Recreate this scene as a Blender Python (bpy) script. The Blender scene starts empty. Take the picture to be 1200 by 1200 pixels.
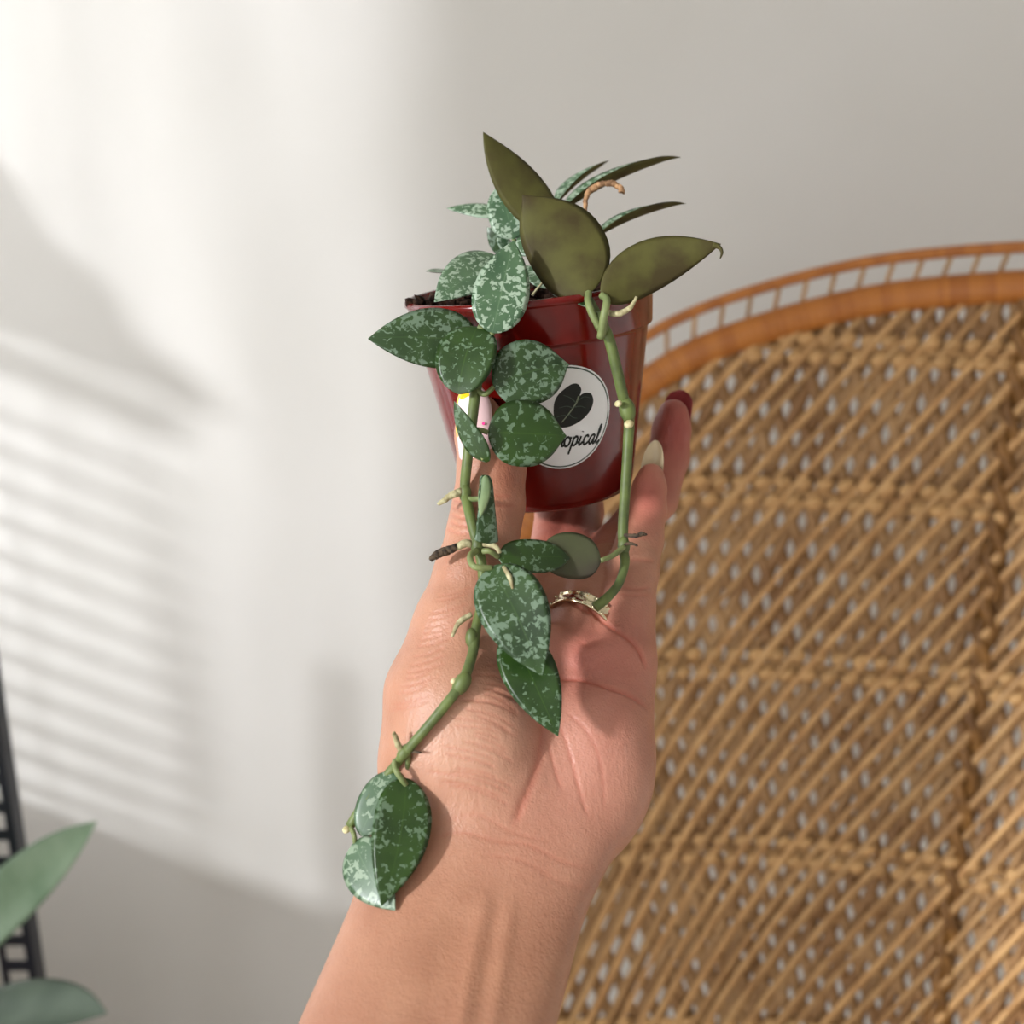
import bpy, bmesh, math, random
import numpy as np
from mathutils import Vector, Matrix, Quaternion

random.seed(7); np.random.seed(7)
scene = bpy.context.scene
COL = scene.collection

# ------------------------------------------------------------------ camera
PITCH = math.radians(17.0); FPX = 1300.0
CAM = np.array([0.0, 0.0, 1.42])
RIGHT = np.array([1.0, 0, 0]); FWD = np.array([0, math.cos(PITCH), -math.sin(PITCH)]); UP = np.array([0, math.sin(PITCH), math.cos(PITCH)])
cd = bpy.data.cameras.new('camera'); cam = bpy.data.objects.new('camera', cd); COL.objects.link(cam)
cam.location = CAM; cam.rotation_euler = (math.pi/2 - PITCH, 0, 0)
cd.sensor_width = 36; cd.lens = FPX/1200*36; cd.clip_start = 0.01
cd.dof.use_dof = True; cd.dof.focus_distance = 0.37; cd.dof.aperture_fstop = 10.0
scene.camera = cam

# ------------------------------------------------------------------ light
world = bpy.data.worlds.new('world'); scene.world = world; world.use_nodes = True
bg = world.node_tree.nodes['Background']; bg.inputs[0].default_value = (0.97, 0.985, 1.0, 1); bg.inputs[1].default_value = 2.6
SUN_DIR = Vector((0.77, 0.54, -0.33)).normalized()
sl = bpy.data.lights.new('sun', 'SUN'); sl.energy = 3.7; sl.angle = math.radians(4.2); sl.color = (0.95, 0.965, 1.0)
so = bpy.data.objects.new('sun', sl); COL.objects.link(so); so.location = (-3, -2, 3)
so.rotation_euler = SUN_DIR.to_track_quat('-Z', 'Y').to_euler()
# added fill lamp inside the corner window, brightening the left of the back wall
for nm, loc, sx_, sy_, pw_ in (('window_fill_lamp', (-0.90, 1.22, 1.45), 0.40, 1.5, 1.0),):
    al = bpy.data.lights.new(nm, 'AREA'); al.shape = 'RECTANGLE'; al.size = sx_; al.size_y = sy_; al.energy = pw_; al.color = (0.95, 0.97, 1.0)
    ao = bpy.data.objects.new(nm, al); COL.objects.link(ao); ao.location = loc; ao.rotation_euler = Vector((1, 0, 0)).to_track_quat('-Z', 'Z').to_euler()
vs = scene.view_settings
vs.view_transform = 'Standard'; vs.look = 'None'; vs.gamma = 1.0; vs.exposure = 0.0; vs.use_curve_mapping = False

# ------------------------------------------------------------------ helpers
def cf(u, v, d):                       # pixel + depth in cm -> camera frame (right, depth, up) in cm
    return np.array([(u-600)/FPX*d, d, (600-v)/FPX*d])
def c2w(p):                            # camera frame cm -> world m
    p = np.asarray(p, float)
    return CAM + 0.01*(p[..., 0:1]*RIGHT + p[..., 1:2]*FWD + p[..., 2:3]*UP)
def W(u, v, d): return c2w(cf(u, v, d))
def dirw(x, y, z):                     # camera-frame direction -> world direction
    v = x*RIGHT + y*FWD + z*UP
    return v/np.linalg.norm(v)
def nrm(v):
    v = np.asarray(v, float); return v/max(np.linalg.norm(v), 1e-12)
def lin(r, g, b):
    f = lambda c: (c/255/12.92) if c/255 <= 0.04045 else ((c/255+0.055)/1.055)**2.4
    return (f(r), f(g), f(b), 1.0)

def empty(name, loc, label=None, cat=None, group=None):
    o = bpy.data.objects.new(name, None); COL.objects.link(o); o.location = Vector(loc); o.empty_display_size = 0.02
    if label: o['label'] = label
    if cat: o['category'] = cat
    if group: o['group'] = group
    return o
def tag(o, label=None, cat=None, group=None, kind=None):
    if label: o['label'] = label
    if cat: o['category'] = cat
    if group: o['group'] = group
    if kind: o['kind'] = kind
    return o
def wloc(o):
    l = Vector((0, 0, 0))
    while o is not None: l += o.location; o = o.parent
    return np.array(l)
def mesh_obj(name, verts, faces, mats, parent=None, smooth=True, origin=None, mi=None, uvs=None):
    """verts in world metres; becomes ONE mesh object, child of parent when given"""
    verts = np.asarray(verts, float)
    if origin is None: origin = wloc(parent) if parent is not None else np.zeros(3)
    me = bpy.data.meshes.new(name)
    me.from_pydata((verts-origin).tolist(), [], [tuple(int(i) for i in f) for f in faces])
    for m in (mats if isinstance(mats, (list, tuple)) else [mats]): me.materials.append(m)
    if smooth: me.polygons.foreach_set('use_smooth', [True]*len(me.polygons))
    if mi is not None: me.polygons.foreach_set('material_index', mi)
    if uvs is not None:
        ul = me.uv_layers.new(name='UVMap')
        vi = np.zeros(len(me.loops), int); me.loops.foreach_get('vertex_index', vi)
        ul.data.foreach_set('uv', np.asarray(uvs)[vi].ravel())
    me.update()
    o = bpy.data.objects.new(name, me); COL.objects.link(o)
    if parent is not None:
        o.parent = parent; o.location = Vector(origin - wloc(parent))
    else: o.location = Vector(origin)
    return o
def catmull(pts, n=8):
    P = np.asarray(pts, float)
    if len(P) < 3: return np.array([P[0]+(P[-1]-P[0])*t for t in np.linspace(0, 1, n+1)])
    Q = np.vstack([2*P[0]-P[1], P, 2*P[-1]-P[-2]]); out = []
    for i in range(1, len(Q)-2):
        a, b, c, d = Q[i-1], Q[i], Q[i+1], Q[i+2]
        for t in np.linspace(0, 1, n, endpoint=False):
            out.append(0.5*((2*b)+(-a+c)*t+(2*a-5*b+4*c-d)*t*t+(-a+3*b-3*c+d)*t**3))
    out.append(P[-1]); return np.array(out)
def tube_geo(path, rad, sides=8, flat=1.0, ref=None, cap=True, closed=False):
    path = np.asarray(path, float); n = len(path)
    rad = np.ones(n)*rad if np.isscalar(rad) else np.interp(np.linspace(0, 1, n), np.linspace(0, 1, len(rad)), rad)
    T = np.gradient(path, axis=0) if not closed else np.roll(path, -1, 0)-np.roll(path, 1, 0)
    T /= np.maximum(np.linalg.norm(T, axis=1, keepdims=True), 1e-12)
    if ref is None:
        r0 = np.array([0, 0, 1.0]) if abs(T[0][2]) < 0.9 else np.array([1.0, 0, 0])
    V, F = [], []
    prev = None
    for i in range(n):
        if ref is not None: N = np.asarray(ref, float) - np.dot(ref, T[i])*T[i]
        elif prev is None: N = r0 - np.dot(r0, T[i])*T[i]
        else: N = prev - np.dot(prev, T[i])*T[i]
        N = nrm(N); prev = N; B = np.cross(T[i], N)
        for k in range(sides):
            a = 2*math.pi*k/sides
            V.append(path[i] + rad[i]*(math.cos(a)*N*flat + math.sin(a)*B))
    m = n if closed else n-1
    for i in range(m):
        j = (i+1) % n
        for k in range(sides):
            l = (k+1) % sides
            F.append((i*sides+k, i*sides+l, j*sides+l, j*sides+k))
    if cap and not closed:
        F.append(tuple(range(sides-1, -1, -1))); F.append(tuple((n-1)*sides+k for k in range(sides)))
    return np.array(V), F
def merge(parts):
    V, F, o = [], [], 0
    for v, f in parts:
        V.append(np.asarray(v)); F += [tuple(i+o for i in q) for q in f]; o += len(v)
    return np.vstack(V), F
def box_geo(x0, x1, y0, y1, z0, z1):
    V = [(x, y, z) for z in (z0, z1) for y in (y0, y1) for x in (x0, x1)]
    return np.array(V, float), [(0, 2, 3, 1), (4, 5, 7, 6), (0, 1, 5, 4), (2, 6, 7, 3), (0, 4, 6, 2), (1, 3, 7, 5)]
def ball_geo(c, ax, ay, az, nu=8, nv=6):
    """ellipsoid with half-axis vectors ax, ay, az"""
    V = [c+az]; F = []
    for i in range(1, nv):
        t = math.pi*i/nv
        for k in range(nu):
            p = 2*math.pi*k/nu
            V.append(c + math.sin(t)*(math.cos(p)*ax+math.sin(p)*ay)+math.cos(t)*az)
    V.append(c-az)
    for k in range(nu): F.append((0, 1+k, 1+(k+1) % nu))
    for i in range(nv-2):
        for k in range(nu):
            a = 1+i*nu; F.append((a+k, a+nu+k, a+nu+(k+1) % nu, a+(k+1) % nu))
    e = len(V)-1; a = 1+(nv-2)*nu
    for k in range(nu): F.append((a+k, e, a+(k+1) % nu))
    return np.array(V), F

# ------------------------------------------------------------------ materials
def newmat(name, color=(0.5, 0.5, 0.5, 1), rough=0.5, spec=0.5, **kw):
    m = bpy.data.materials.new(name); m.use_nodes = True
    nt = m.node_tree; b = nt.nodes['Principled BSDF']
    b.inputs['Base Color'].default_value = color; b.inputs['Roughness'].default_value = rough
    b.inputs['Specular IOR Level'].default_value = spec
    for k, v in kw.items(): b.inputs[k].default_value = v
    return m, nt, b
def N(nt, t, **kw):
    n = nt.nodes.new(t)
    for k, v in kw.items():
        if k in n.inputs.keys(): n.inputs[k].default_value = v
        else: setattr(n, k, v)
    return n
def ramp(nt, fac, stops):
    r = nt.nodes.new('ShaderNodeValToRGB'); el = r.color_ramp.elements
    while len(el) > len(stops): el.remove(el[-1])
    while len(el) < len(stops): el.new(0.5)
    for e, (p, c) in zip(el, stops): e.position = p; e.color = c
    nt.links.new(fac, r.inputs[0]); return r
def noise_mix(name, c1, c2, scale, rough=0.6, bump=0.0, detail=4, lo=0.35, hi=0.65, spec=0.4, bscale=None, dist=0.001, rnd=0.0):
    m, nt, b = newmat(name, c1, rough, spec)
    tc = N(nt, 'ShaderNodeTexCoord'); n = N(nt, 'ShaderNodeTexNoise', Scale=scale, Detail=detail)
    nt.links.new(tc.outputs['Object'], n.inputs['Vector'])
    r = ramp(nt, n.outputs['Fac'], [(lo, c1), (hi, c2)])
    out = r.outputs[0]
    if rnd > 0:
        oi = N(nt, 'ShaderNodeObjectInfo'); mr = N(nt, 'ShaderNodeMapRange'); mr.inputs['To Min'].default_value = 1-rnd; mr.inputs['To Max'].default_value = 1+rnd
        nt.links.new(oi.outputs['Random'], mr.inputs['Value'])
        hs = N(nt, 'ShaderNodeHueSaturation'); nt.links.new(mr.outputs[0], hs.inputs['Value']); nt.links.new(out, hs.inputs['Color']); out = hs.outputs[0]
    nt.links.new(out, b.inputs['Base Color'])
    if bump > 0:
        n2 = N(nt, 'ShaderNodeTexNoise', Scale=bscale or scale, Detail=6); nt.links.new(tc.outputs['Object'], n2.inputs['Vector'])
        bp = N(nt, 'ShaderNodeBump', Strength=bump, Distance=dist); nt.links.new(n2.outputs['Fac'], bp.inputs['Height']); nt.links.new(bp.outputs[0], b.inputs['Normal'])
    return m

M = {}
M['wall'] = noise_mix('painted_plaster', lin(227, 225, 221), lin(223, 221, 216), 3.0, 0.75, 0.08, spec=0.25, bscale=160, dist=0.0006)
M['trim'] = newmat('white_trim', lin(235, 235, 233), 0.5)[0]
M['slat'] = newmat('white_slat', lin(225, 225, 222), 0.55)[0]
M['curtain'] = newmat('curtain_cloth', lin(225, 220, 212), 0.9, 0.1)[0]
M['floor'] = noise_mix('pale_floor', lin(216, 206, 196), lin(202, 192, 180), 6, 0.45)
M['cane'] = noise_mix('cane', lin(194, 154, 104), lin(168, 126, 80), 40, 0.5, 0.2, spec=0.35, rnd=0.16)
M['cane_back'] = noise_mix('cane_back', lin(174, 138, 96), lin(140, 103, 67), 14, 0.55, 0.2, spec=0.3)
M['cane_dark'] = noise_mix('cane_dark', lin(132, 92, 44), lin(96, 64, 30), 60, 0.5, 0.2, spec=0.35)
M['knot'] = noise_mix('cane_knot', lin(200, 162, 110), lin(178, 136, 88), 60, 0.5, 0.2, spec=0.35, rnd=0.12)
M['navy_metal'] = noise_mix('navy_metal', lin(26, 30, 42), lin(20, 24, 34), 30, 0.4)
M['terracotta'] = noise_mix('clay', lin(170, 120, 95), lin(150, 100, 78), 20, 0.7)
M['soil'] = noise_mix('soil', lin(62, 44, 34), lin(26, 18, 14), 350, 0.95, 0.8, spec=0.1, dist=0.002)
M['root'] = noise_mix('root', lin(186, 180, 140), lin(136, 124, 88), 500, 0.8, 0.6, dist=0.0008)
M['root_dark'] = noise_mix('root_dark', lin(88, 72, 54), lin(40, 32, 26), 600, 0.9, 0.6, dist=0.0008)
M['stem'] = noise_mix('stem_green', lin(98, 112, 58), lin(74, 86, 46), 130, 0.5, 0.2, spec=0.4, dist=0.0005)
M['petiole'] = noise_mix('petiole_green', lin(124, 134, 84), lin(98, 110, 66), 160, 0.5, 0.2, dist=0.0005)
M['dry'] = noise_mix('dry_stalk', lin(178, 138, 98), lin(110, 80, 54), 300, 0.8, 0.5, dist=0.001)
M['scar'] = noise_mix('node_scar', lin(212, 204, 160), lin(170, 158, 112), 500, 0.8)

# wrapped rim: fine winding bands around the cane
def wrapped(name, c1, c2, n_wrap):
    m, nt, b = newmat(name, c1, 0.38, 0.45)
    uv = N(nt, 'ShaderNodeUVMap'); sp = N(nt, 'ShaderNodeSeparateXYZ'); nt.links.new(uv.outputs[0], sp.inputs[0])
    mu = N(nt, 'ShaderNodeMath', operation='MULTIPLY'); mu.inputs[1].default_value = n_wrap; nt.links.new(sp.outputs['Y'], mu.inputs[0])
    fr = N(nt, 'ShaderNodeMath', operation='PINGPONG'); fr.inputs[1].default_value = 0.5; nt.links.new(mu.outputs[0], fr.inputs[0])
    fl = N(nt, 'ShaderNodeMath', operation='FLOOR'); nt.links.new(mu.outputs[0], fl.inputs[0])
    wn = N(nt, 'ShaderNodeTexWhiteNoise', noise_dimensions='1D'); nt.links.new(fl.outputs[0], wn.inputs['W'])
    r = ramp(nt, wn.outputs['Value'], [(0.0, c1), (1.0, c2)]); nt.links.new(r.outputs[0], b.inputs['Base Color'])
    bp = N(nt, 'ShaderNodeBump', Strength=0.5, Distance=0.002); nt.links.new(fr.outputs[0], bp.inputs['Height']); nt.links.new(bp.outputs[0], b.inputs['Normal'])
    return m
M['rim_cane'] = wrapped('wrapped_rattan', lin(180, 112, 46), lin(160, 94, 36), 420)

def leafmat(name, g1, g2, silver, lo, hi, rough=0.38, scale=420):
    m, nt, b = newmat(name, g1, rough, 0.45)
    tc = N(nt, 'ShaderNodeTexCoord'); oi = N(nt, 'ShaderNodeObjectInfo')
    va = N(nt, 'ShaderNodeVectorMath', operation='ADD'); nt.links.new(tc.outputs['Object'], va.inputs[0]); nt.links.new(oi.outputs['Random'], va.inputs[1])
    n1 = N(nt, 'ShaderNodeTexNoise', Scale=90.0, Detail=3); nt.links.new(va.outputs[0], n1.inputs['Vector'])
    green = ramp(nt, n1.outputs['Fac'], [(0.3, g1), (0.7, g2)])
    n2 = N(nt, 'ShaderNodeTexNoise', Scale=scale, Detail=2.5, Roughness=0.55, Distortion=0.6); nt.links.new(va.outputs[0], n2.inputs['Vector'])
    uv = N(nt, 'ShaderNodeUVMap'); sp = N(nt, 'ShaderNodeSeparateXYZ'); nt.links.new(uv.outputs[0], sp.inputs[0])
    ab = N(nt, 'ShaderNodeMath', operation='ABSOLUTE'); nt.links.new(sp.outputs['X'], ab.inputs[0])
    n3 = N(nt, 'ShaderNodeTexNoise', Scale=80.0, Detail=1.0); nt.links.new(va.outputs[0], n3.inputs['Vector'])
    a1 = N(nt, 'ShaderNodeMath', operation='MULTIPLY_ADD'); nt.links.new(ab.outputs[0], a1.inputs[0]); a1.inputs[1].default_value = 0.09; nt.links.new(n2.outputs['Fac'], a1.inputs[2])
    a2 = N(nt, 'ShaderNodeMath', operation='MULTIPLY_ADD'); nt.links.new(n3.outputs['Fac'], a2.inputs[0]); a2.inputs[1].default_value = 0.28; nt.links.new(a1.outputs[0], a2.inputs[2])
    fl = ramp(nt, a2.outputs[0], [(lo, (0, 0, 0, 1)), (hi, (1, 1, 1, 1))])
    mx = N(nt, 'ShaderNodeMix', data_type='RGBA'); nt.links.new(fl.outputs[0], mx.inputs[0]); nt.links.new(green.outputs[0], mx.inputs[6]); mx.inputs[7].default_value = silver
    # pale midrib and lateral veins
    mr = ramp(nt, ab.outputs[0], [(0.0, (0.55, 0.55, 0.55, 1)), (0.035, (0, 0, 0, 1))])
    mx2 = N(nt, 'ShaderNodeMix', data_type='RGBA'); nt.links.new(mr.outputs[0], mx2.inputs[0]); nt.links.new(mx.outputs[2], mx2.inputs[6]); mx2.inputs[7].default_value = (g2[0]*1.6, g2[1]*1.4, g2[2]*1.5, 1)
    nt.links.new(mx2.outputs[2], b.inputs['Base Color'])
    bp = N(nt, 'ShaderNodeBump', Strength=0.25, Distance=0.0006); nt.links.new(n1.outputs['Fac'], bp.inputs['Height']); nt.links.new(bp.outputs[0], b.inputs['Normal'])
    return m
M['leaf'] = leafmat('leaf_speckled', lin(26, 48, 20), lin(46, 72, 30), lin(96, 116, 94), 0.705, 0.755, scale=520)
M['leaf_dark'] = leafmat('leaf_deep_green', lin(24, 48, 11), lin(42, 70, 16), lin(88, 110, 84), 0.765, 0.80, scale=480)
M['leaf_silver'] = leafmat('leaf_silvery', lin(52, 80, 54), lin(78, 106, 74), lin(146, 164, 142), 0.695, 0.745, scale=480)
M['leaf_grey'] = leafmat('leaf_grey_green', lin(58, 84, 58), lin(78, 104, 74), lin(128, 146, 122), 0.73, 0.78, scale=480)
M['leaf_under'] = noise_mix('leaf_underside', lin(78, 76, 36), lin(60, 52, 27), 90, 0.62, 0.2, spec=0.2, dist=0.0006)
M['leaf_under_pale'] = noise_mix('leaf_underside_pale', lin(124, 142, 100), lin(96, 116, 78), 90, 0.5, 0.2, spec=0.35, dist=0.0006)
M['leaf_under_purple'] = noise_mix('leaf_underside_purple', lin(76, 80, 54), lin(66, 60, 50), 70, 0.55, 0.2, spec=0.3, dist=0.0006)
M['bg_leaf'] = noise_mix('broad_leaf', lin(150, 174, 146), lin(120, 148, 118), 20, 0.4)
M['bg_leaf_dark'] = noise_mix('broad_leaf_dark', lin(104, 122, 104), lin(80, 98, 82), 20, 0.45)

# ------------------------------------------------------------------ the room
YW = 1.55; XL = -1.0
def struct(name, geo, mat):
    o = mesh_obj(name, geo[0], geo[1], mat, smooth=False); o['kind'] = 'structure'; return o
struct('floor', box_geo(XL-0.12, 2.52, -3.2, YW+0.12, -0.1, 0.0), M['floor'])
struct('wall_back', box_geo(XL-0.12, 2.52, YW, YW+0.12, 0.0, 2.6), M['wall'])
# left wall with two window openings (y0,y1,z0,z1)
WA = (0.86, 1.50, 0.56, 2.30)       # window by the corner, with slatted blind
WB = (-2.9, -0.10, 0.0, 2.35)        # wide unseen opening behind the photographer, enlarged to add light from the left
parts = []
ys = sorted({-3.2, YW, WA[0], WA[1], WB[0], WB[1]})
for y0, y1 in zip(ys[:-1], ys[1:]):
    hole = None
    for w in (WA, WB):
        if y0 >= w[0]-1e-6 and y1 <= w[1]+1e-6: hole = w
    if hole is None: parts.append(box_geo(XL-0.12, XL, y0, y1, 0, 2.6))
    else:
        (parts.append(box_geo(XL-0.12, XL, y0, y1, 0, hole[2])) if hole[2] > 0 else None); parts.append(box_geo(XL-0.12, XL, y0, y1, hole[3], 2.6))
struct('wall_left', merge(parts), M['wall'])
struct('wall_right', box_geo(2.4, 2.52, -3.2, YW, 0.0, 2.6), M['wall'])
struct('wall_front', box_geo(XL-0.12, 2.52, -3.32, -3.2, 0.0, 2.6), M['wall'])
struct('ceiling', box_geo(XL-0.12, 2.52, -3.32, YW+0.12, 2.6, 2.7), M['wall'])
def window(name, w, bar=None):
    r = empty(name, (XL-0.06, (w[0]+w[1])/2, w[2])); r['kind'] = 'structure'
    t = 0.022
    fr = [box_geo(XL-0.08, XL-0.04, w[0], w[0]+t, w[2], w[3]), box_geo(XL-0.08, XL-0.04, w[1]-t, w[1], w[2], w[3]),
          box_geo(XL-0.08, XL-0.04, w[0]+t, w[1]-t, w[2], w[2]+t), box_geo(XL-0.08, XL-0.04, w[0]+t, w[1]-t, w[3]-t, w[3])]
    V, F = merge(fr); mesh_obj('window_frame', V, F, M['trim'], r, smooth=False)
    return r
wa = window('window_1', WA); wb = window('window_2', WB)
bl = empty('slatted_blind', (XL-0.03, (WA[0]+WA[1])/2, WA[2]), 'white slatted blind hanging in the corner window', 'blind')
V, F = box_geo(XL-0.035, XL-0.005, 1.17, WA[1]-0.03, 1.285, 1.32); mesh_obj('head_rail', V, F, M['trim'], bl, smooth=False)
z = 0.60
while z < 1.27:
    V, F = box_geo(-0.020, 0.020, 1.17, WA[1]-0.03, -0.0012, 0.0012)
    a = math.radians(38); R = np.array([[math.cos(a), 0, math.sin(a)], [0, 1, 0], [-math.sin(a), 0, math.cos(a)]])
    V = V@R.T + np.array([XL-0.02, 0, z]); mesh_obj('slat', V, F, M['slat'], bl, smooth=False); z += 0.056
# tied-back curtain: a pleated cloth with a slanting edge across the middle of the window
def curtain():
    nu, nv = 40, 24; V = []; F = []
    for j in range(nv+1):
        t = j/nv
        for i in range(nu+1):
            s = i/nu
            zlo = 1.325
            ytop_edge = 1.50 - 0.36*s
            zhi = 1.325 + 0.42*(1-s)**1.2 + 0.01
            z = zlo + (zhi-zlo)*t
            V.append((XL+0.02+0.012*math.sin(s*28+t*2), ytop_edge, z))
    for j in range(nv):
        for i in range(nu):
            a = j*(nu+1)+i; F.append((a, a+1, a+nu+2, a+nu+1))
    o = mesh_obj('curtain', V, F, M['curtain'], origin=np.array([XL+0.02, 1.3, 1.325]))
    sm = o.modifiers.new('s', 'SOLIDIFY'); sm.thickness = 0.003
    tag(o, 'pale gathered curtain swagged across the corner window', 'curtain')
    V = []; F = []; n = 60
    for i in range(n+1):
        z = 0.5+1.85*i/n
        for j in range(9):
            s = j/8
            V.append((XL+0.03+0.012*math.sin(s*20), 0.80+s*(0.14+0.025*math.sin(z*17)+0.014*math.sin(z*41)), z))
    for i in range(n):
        for j in range(8): F.append((i*9+j, i*9+j+1, i*9+j+10, i*9+j+9))
    o = mesh_obj('curtain', V, F, M['curtain'], origin=np.array([XL+0.03, 0.85, 0.5]))
    sm = o.modifiers.new('s', 'SOLIDIFY'); sm.thickness = 0.003
    tag(o, 'narrow side curtain with a ruffled edge beside the corner window', 'curtain')
curtain()
def sheer():  # added out of view to dim the sun and streak the wall
    m = bpy.data.materials.new('sun_dimming_voile'); m.use_nodes = True; nt = m.node_tree; nt.nodes.clear()
    out = N(nt, 'ShaderNodeOutputMaterial'); mix = N(nt, 'ShaderNodeMixShader'); tr = N(nt, 'ShaderNodeBsdfTransparent'); df = N(nt, 'ShaderNodeBsdfTranslucent'); df.inputs[0].default_value = lin(235, 235, 235)
    tc = N(nt, 'ShaderNodeTexCoord'); mp = N(nt, 'ShaderNodeMapping'); mp.inputs['Scale'].default_value = (1, 24, 1.6); n = N(nt, 'ShaderNodeTexNoise', Scale=1.0, Detail=3)
    nt.links.new(tc.outputs['Object'], mp.inputs['Vector']); nt.links.new(mp.outputs[0], n.inputs['Vector'])
    r = ramp(nt, n.outputs['Fac'], [(0.32, (0.16, 0.16, 0.16, 1)), (0.70, (0.62, 0.62, 0.62, 1))])
    nt.links.new(r.outputs[0], mix.inputs[0]); nt.links.new(tr.outputs[0], mix.inputs[1]); nt.links.new(df.outputs[0], mix.inputs[2]); nt.links.new(mix.outputs[0], out.inputs[0])
    V = []; F = []
    for i in range(2):
        for j in range(81):
            q = j/80; V.append((XL+0.065+0.010*math.sin(q*60), 0.84+0.68*q, 0.50+1.85*i))
    for j in range(80): F.append((j, j+1, 82+j, 81+j))
    o = mesh_obj('sun_dimming_curtain', V, F, m, origin=np.array([XL+0.065, 1.2, 0.5])); tag(o, 'unseen white voile added over the corner window to dim the sun', 'curtain')
sheer()

# ------------------------------------------------------------------ rattan peacock chair
def chair_y(x, z):
    e = max(0.0, x-0.10); q = 0.45*e*e if e < 0.55 else 0.45*(0.55**2) + 0.495*(e-0.55)
    return 1.02 - q + 0.10*(z-1.0)
def S(u, v, off=0.0):
    """point on the chair back's curved surface on the ray of a traced pixel; off = towards the sitter"""
    d = RIGHT*(u-600)/FPX + FWD + UP*(600-v)/FPX
    t = 1.0
    for _ in range(25):
        p = CAM + t*d; t += (chair_y(p[0], p[2]) - off - p[1])/d[1]*0.8
    return CAM + t*d
half = [(585, 1320), (556, 1200), (545, 1080), (545, 980), (560, 800), (588, 680), (617, 615), (680, 522), (760, 448), (850, 400), (1000, 357), (1130, 340), (1270, 334)]
UC = 1270
outline = half + [(2*UC-u, v) for u, v in half[-2::-1]]
OL = catmull(outline, 8)
def inside(u, v):
    c = False; n = len(OL)
    for i in range(n):
        x1, y1 = OL[i]; x2, y2 = OL[i-1]
        if (y1 > v) != (y2 > v) and u < (x2-x1)*(v-y1)/(y2-y1)+x1: c = not c
    return c
base_c = S(UC, 1320)
chair = empty('peacock_chair', (base_c[0]-0.05, base_c[1]-0.22, 0.0), 'woven rattan peacock chair with a tall rounded back behind the hand', 'chair')
def uvtube(name, path, rad, mat, parent, sides=12):
    V, F = tube_geo(path, rad, sides, cap=True); n = len(path)
    uvs = [(k/sides, i/(n-1)) for i in range(n) for k in range(sides)]
    return mesh_obj(name, V, F, mat, parent, uvs=uvs)
rim_path = np.array([S(u, v, 0.004) for u, v in catmull(outline, 10)])
uvtube('wrapped_rim', rim_path, 0.0145, M['rim_cane'], chair, 14)
def offset_curve(C, d):
    T = np.gradient(C, axis=0); T /= np.linalg.norm(T, axis=1, keepdims=True)
    return C + d*np.stack([T[:, 1], -T[:, 0]], 1)
dense = catmull(outline, 10)
outer = offset_curve(dense, 46)
uvtube('outer_hoop', np.array([S(u, v) for u, v in outer]), 0.0052, M['rim_cane'], chair, 8)
# lacing strands between the hoop and the rim
i1 = offset_curve(dense, 16); o1 = offset_curve(dense, 44)
L = np.concatenate([[0], np.cumsum(np.linalg.norm(np.diff(dense, axis=0), axis=1))])
for s in np.arange(20, L[-1]-20, 33.0):
    a = [np.interp(s, L, i1[:, k]) for k in (0, 1)]; b = [np.interp(s+14, L, o1[:, k]) for k in (0, 1)]
    V, F = tube_geo(np.array([S(*a), S(*b)]), 0.0022, 5); mesh_obj('lacing_strand', V, F, M['cane'], chair)
# woven layers
def trace(u, v, ang, step=16, sgn=1):
    out = []
    for _ in range(220):
        if not (500 < u < 2100 and 300 < v < 1330): break
        out.append((u, v)); a = math.radians(ang(u, v)); u += sgn*step*math.cos(a); v -= sgn*step*math.sin(a)
    return out
def strand_field(u, v):
    a = 47 + 17*min(1, max(0, (1010-u)/270))*min(1, max(0, (v-480)/520))
    return a
def runs(pts):
    cur = []; res = []
    for p in pts:
        if inside(*p): cur.append(p)
        else:
            if len(cur) > 3: res.append(cur)
            cur = []
    if len(cur) > 3: res.append(cur)
    return res
def lines(ang, pitch, jit, rng):
    res = []
    for s in np.arange(-900, 1000, pitch):       # seeds along a falling diagonal through the back
        u0 = 1130 + s*0.76 + rng.uniform(-jit, jit); v0 = 800 + s*0.65
        p = trace(u0, v0, ang, sgn=-1)[::-1][:-1] + trace(u0, v0, ang)
        res += runs(p)
    return res
rng = random.Random(3)
front_dir = np.array([0, -1.0, 0.0])
for r in lines(strand_field, 25.0, 7.0, rng):
    path = np.array([S(u, v, 0.0098) for u, v in r])
    w = rng.choice([0.0030, 0.0038, 0.0044, 0.0050])
    V, F = tube_geo(path, w, 6, flat=0.45, ref=front_dir); mesh_obj('cane_strand', V, F, M['cane'], chair)
def lines2(ang, pitch, seeds, rng):
    res = []
    for s in seeds:
        u0, v0 = s; p = trace(u0, v0, ang, sgn=-1)[::-1][:-1] + trace(u0, v0, ang); res += runs(p)
    return res
geo = []
for r in lines2(lambda u, v: 112+6*math.sin(u*0.004), 26, [(520+26*i, 560) for i in range(62)] + [(506+26*i, 1310) for i in range(18)], rng):
    geo.append(tube_geo(np.array([S(u, v, 0.0+0.0022*math.sin(u*0.24)) for u, v in r]), 0.0066, 6, flat=0.35, ref=front_dir))
for r in lines2(lambda u, v: 66, 26, [(520+26*i, 1000) for i in range(62)], rng):
    geo.append(tube_geo(np.array([S(u, v, 0.0-0.0022*math.sin(u*0.24)) for u, v in r]), 0.0066, 6, flat=0.35, ref=front_dir))
V, F = merge(geo); tag(mesh_obj('back_weave', V, F, M['cane_back'], chair), kind='stuff')
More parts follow.
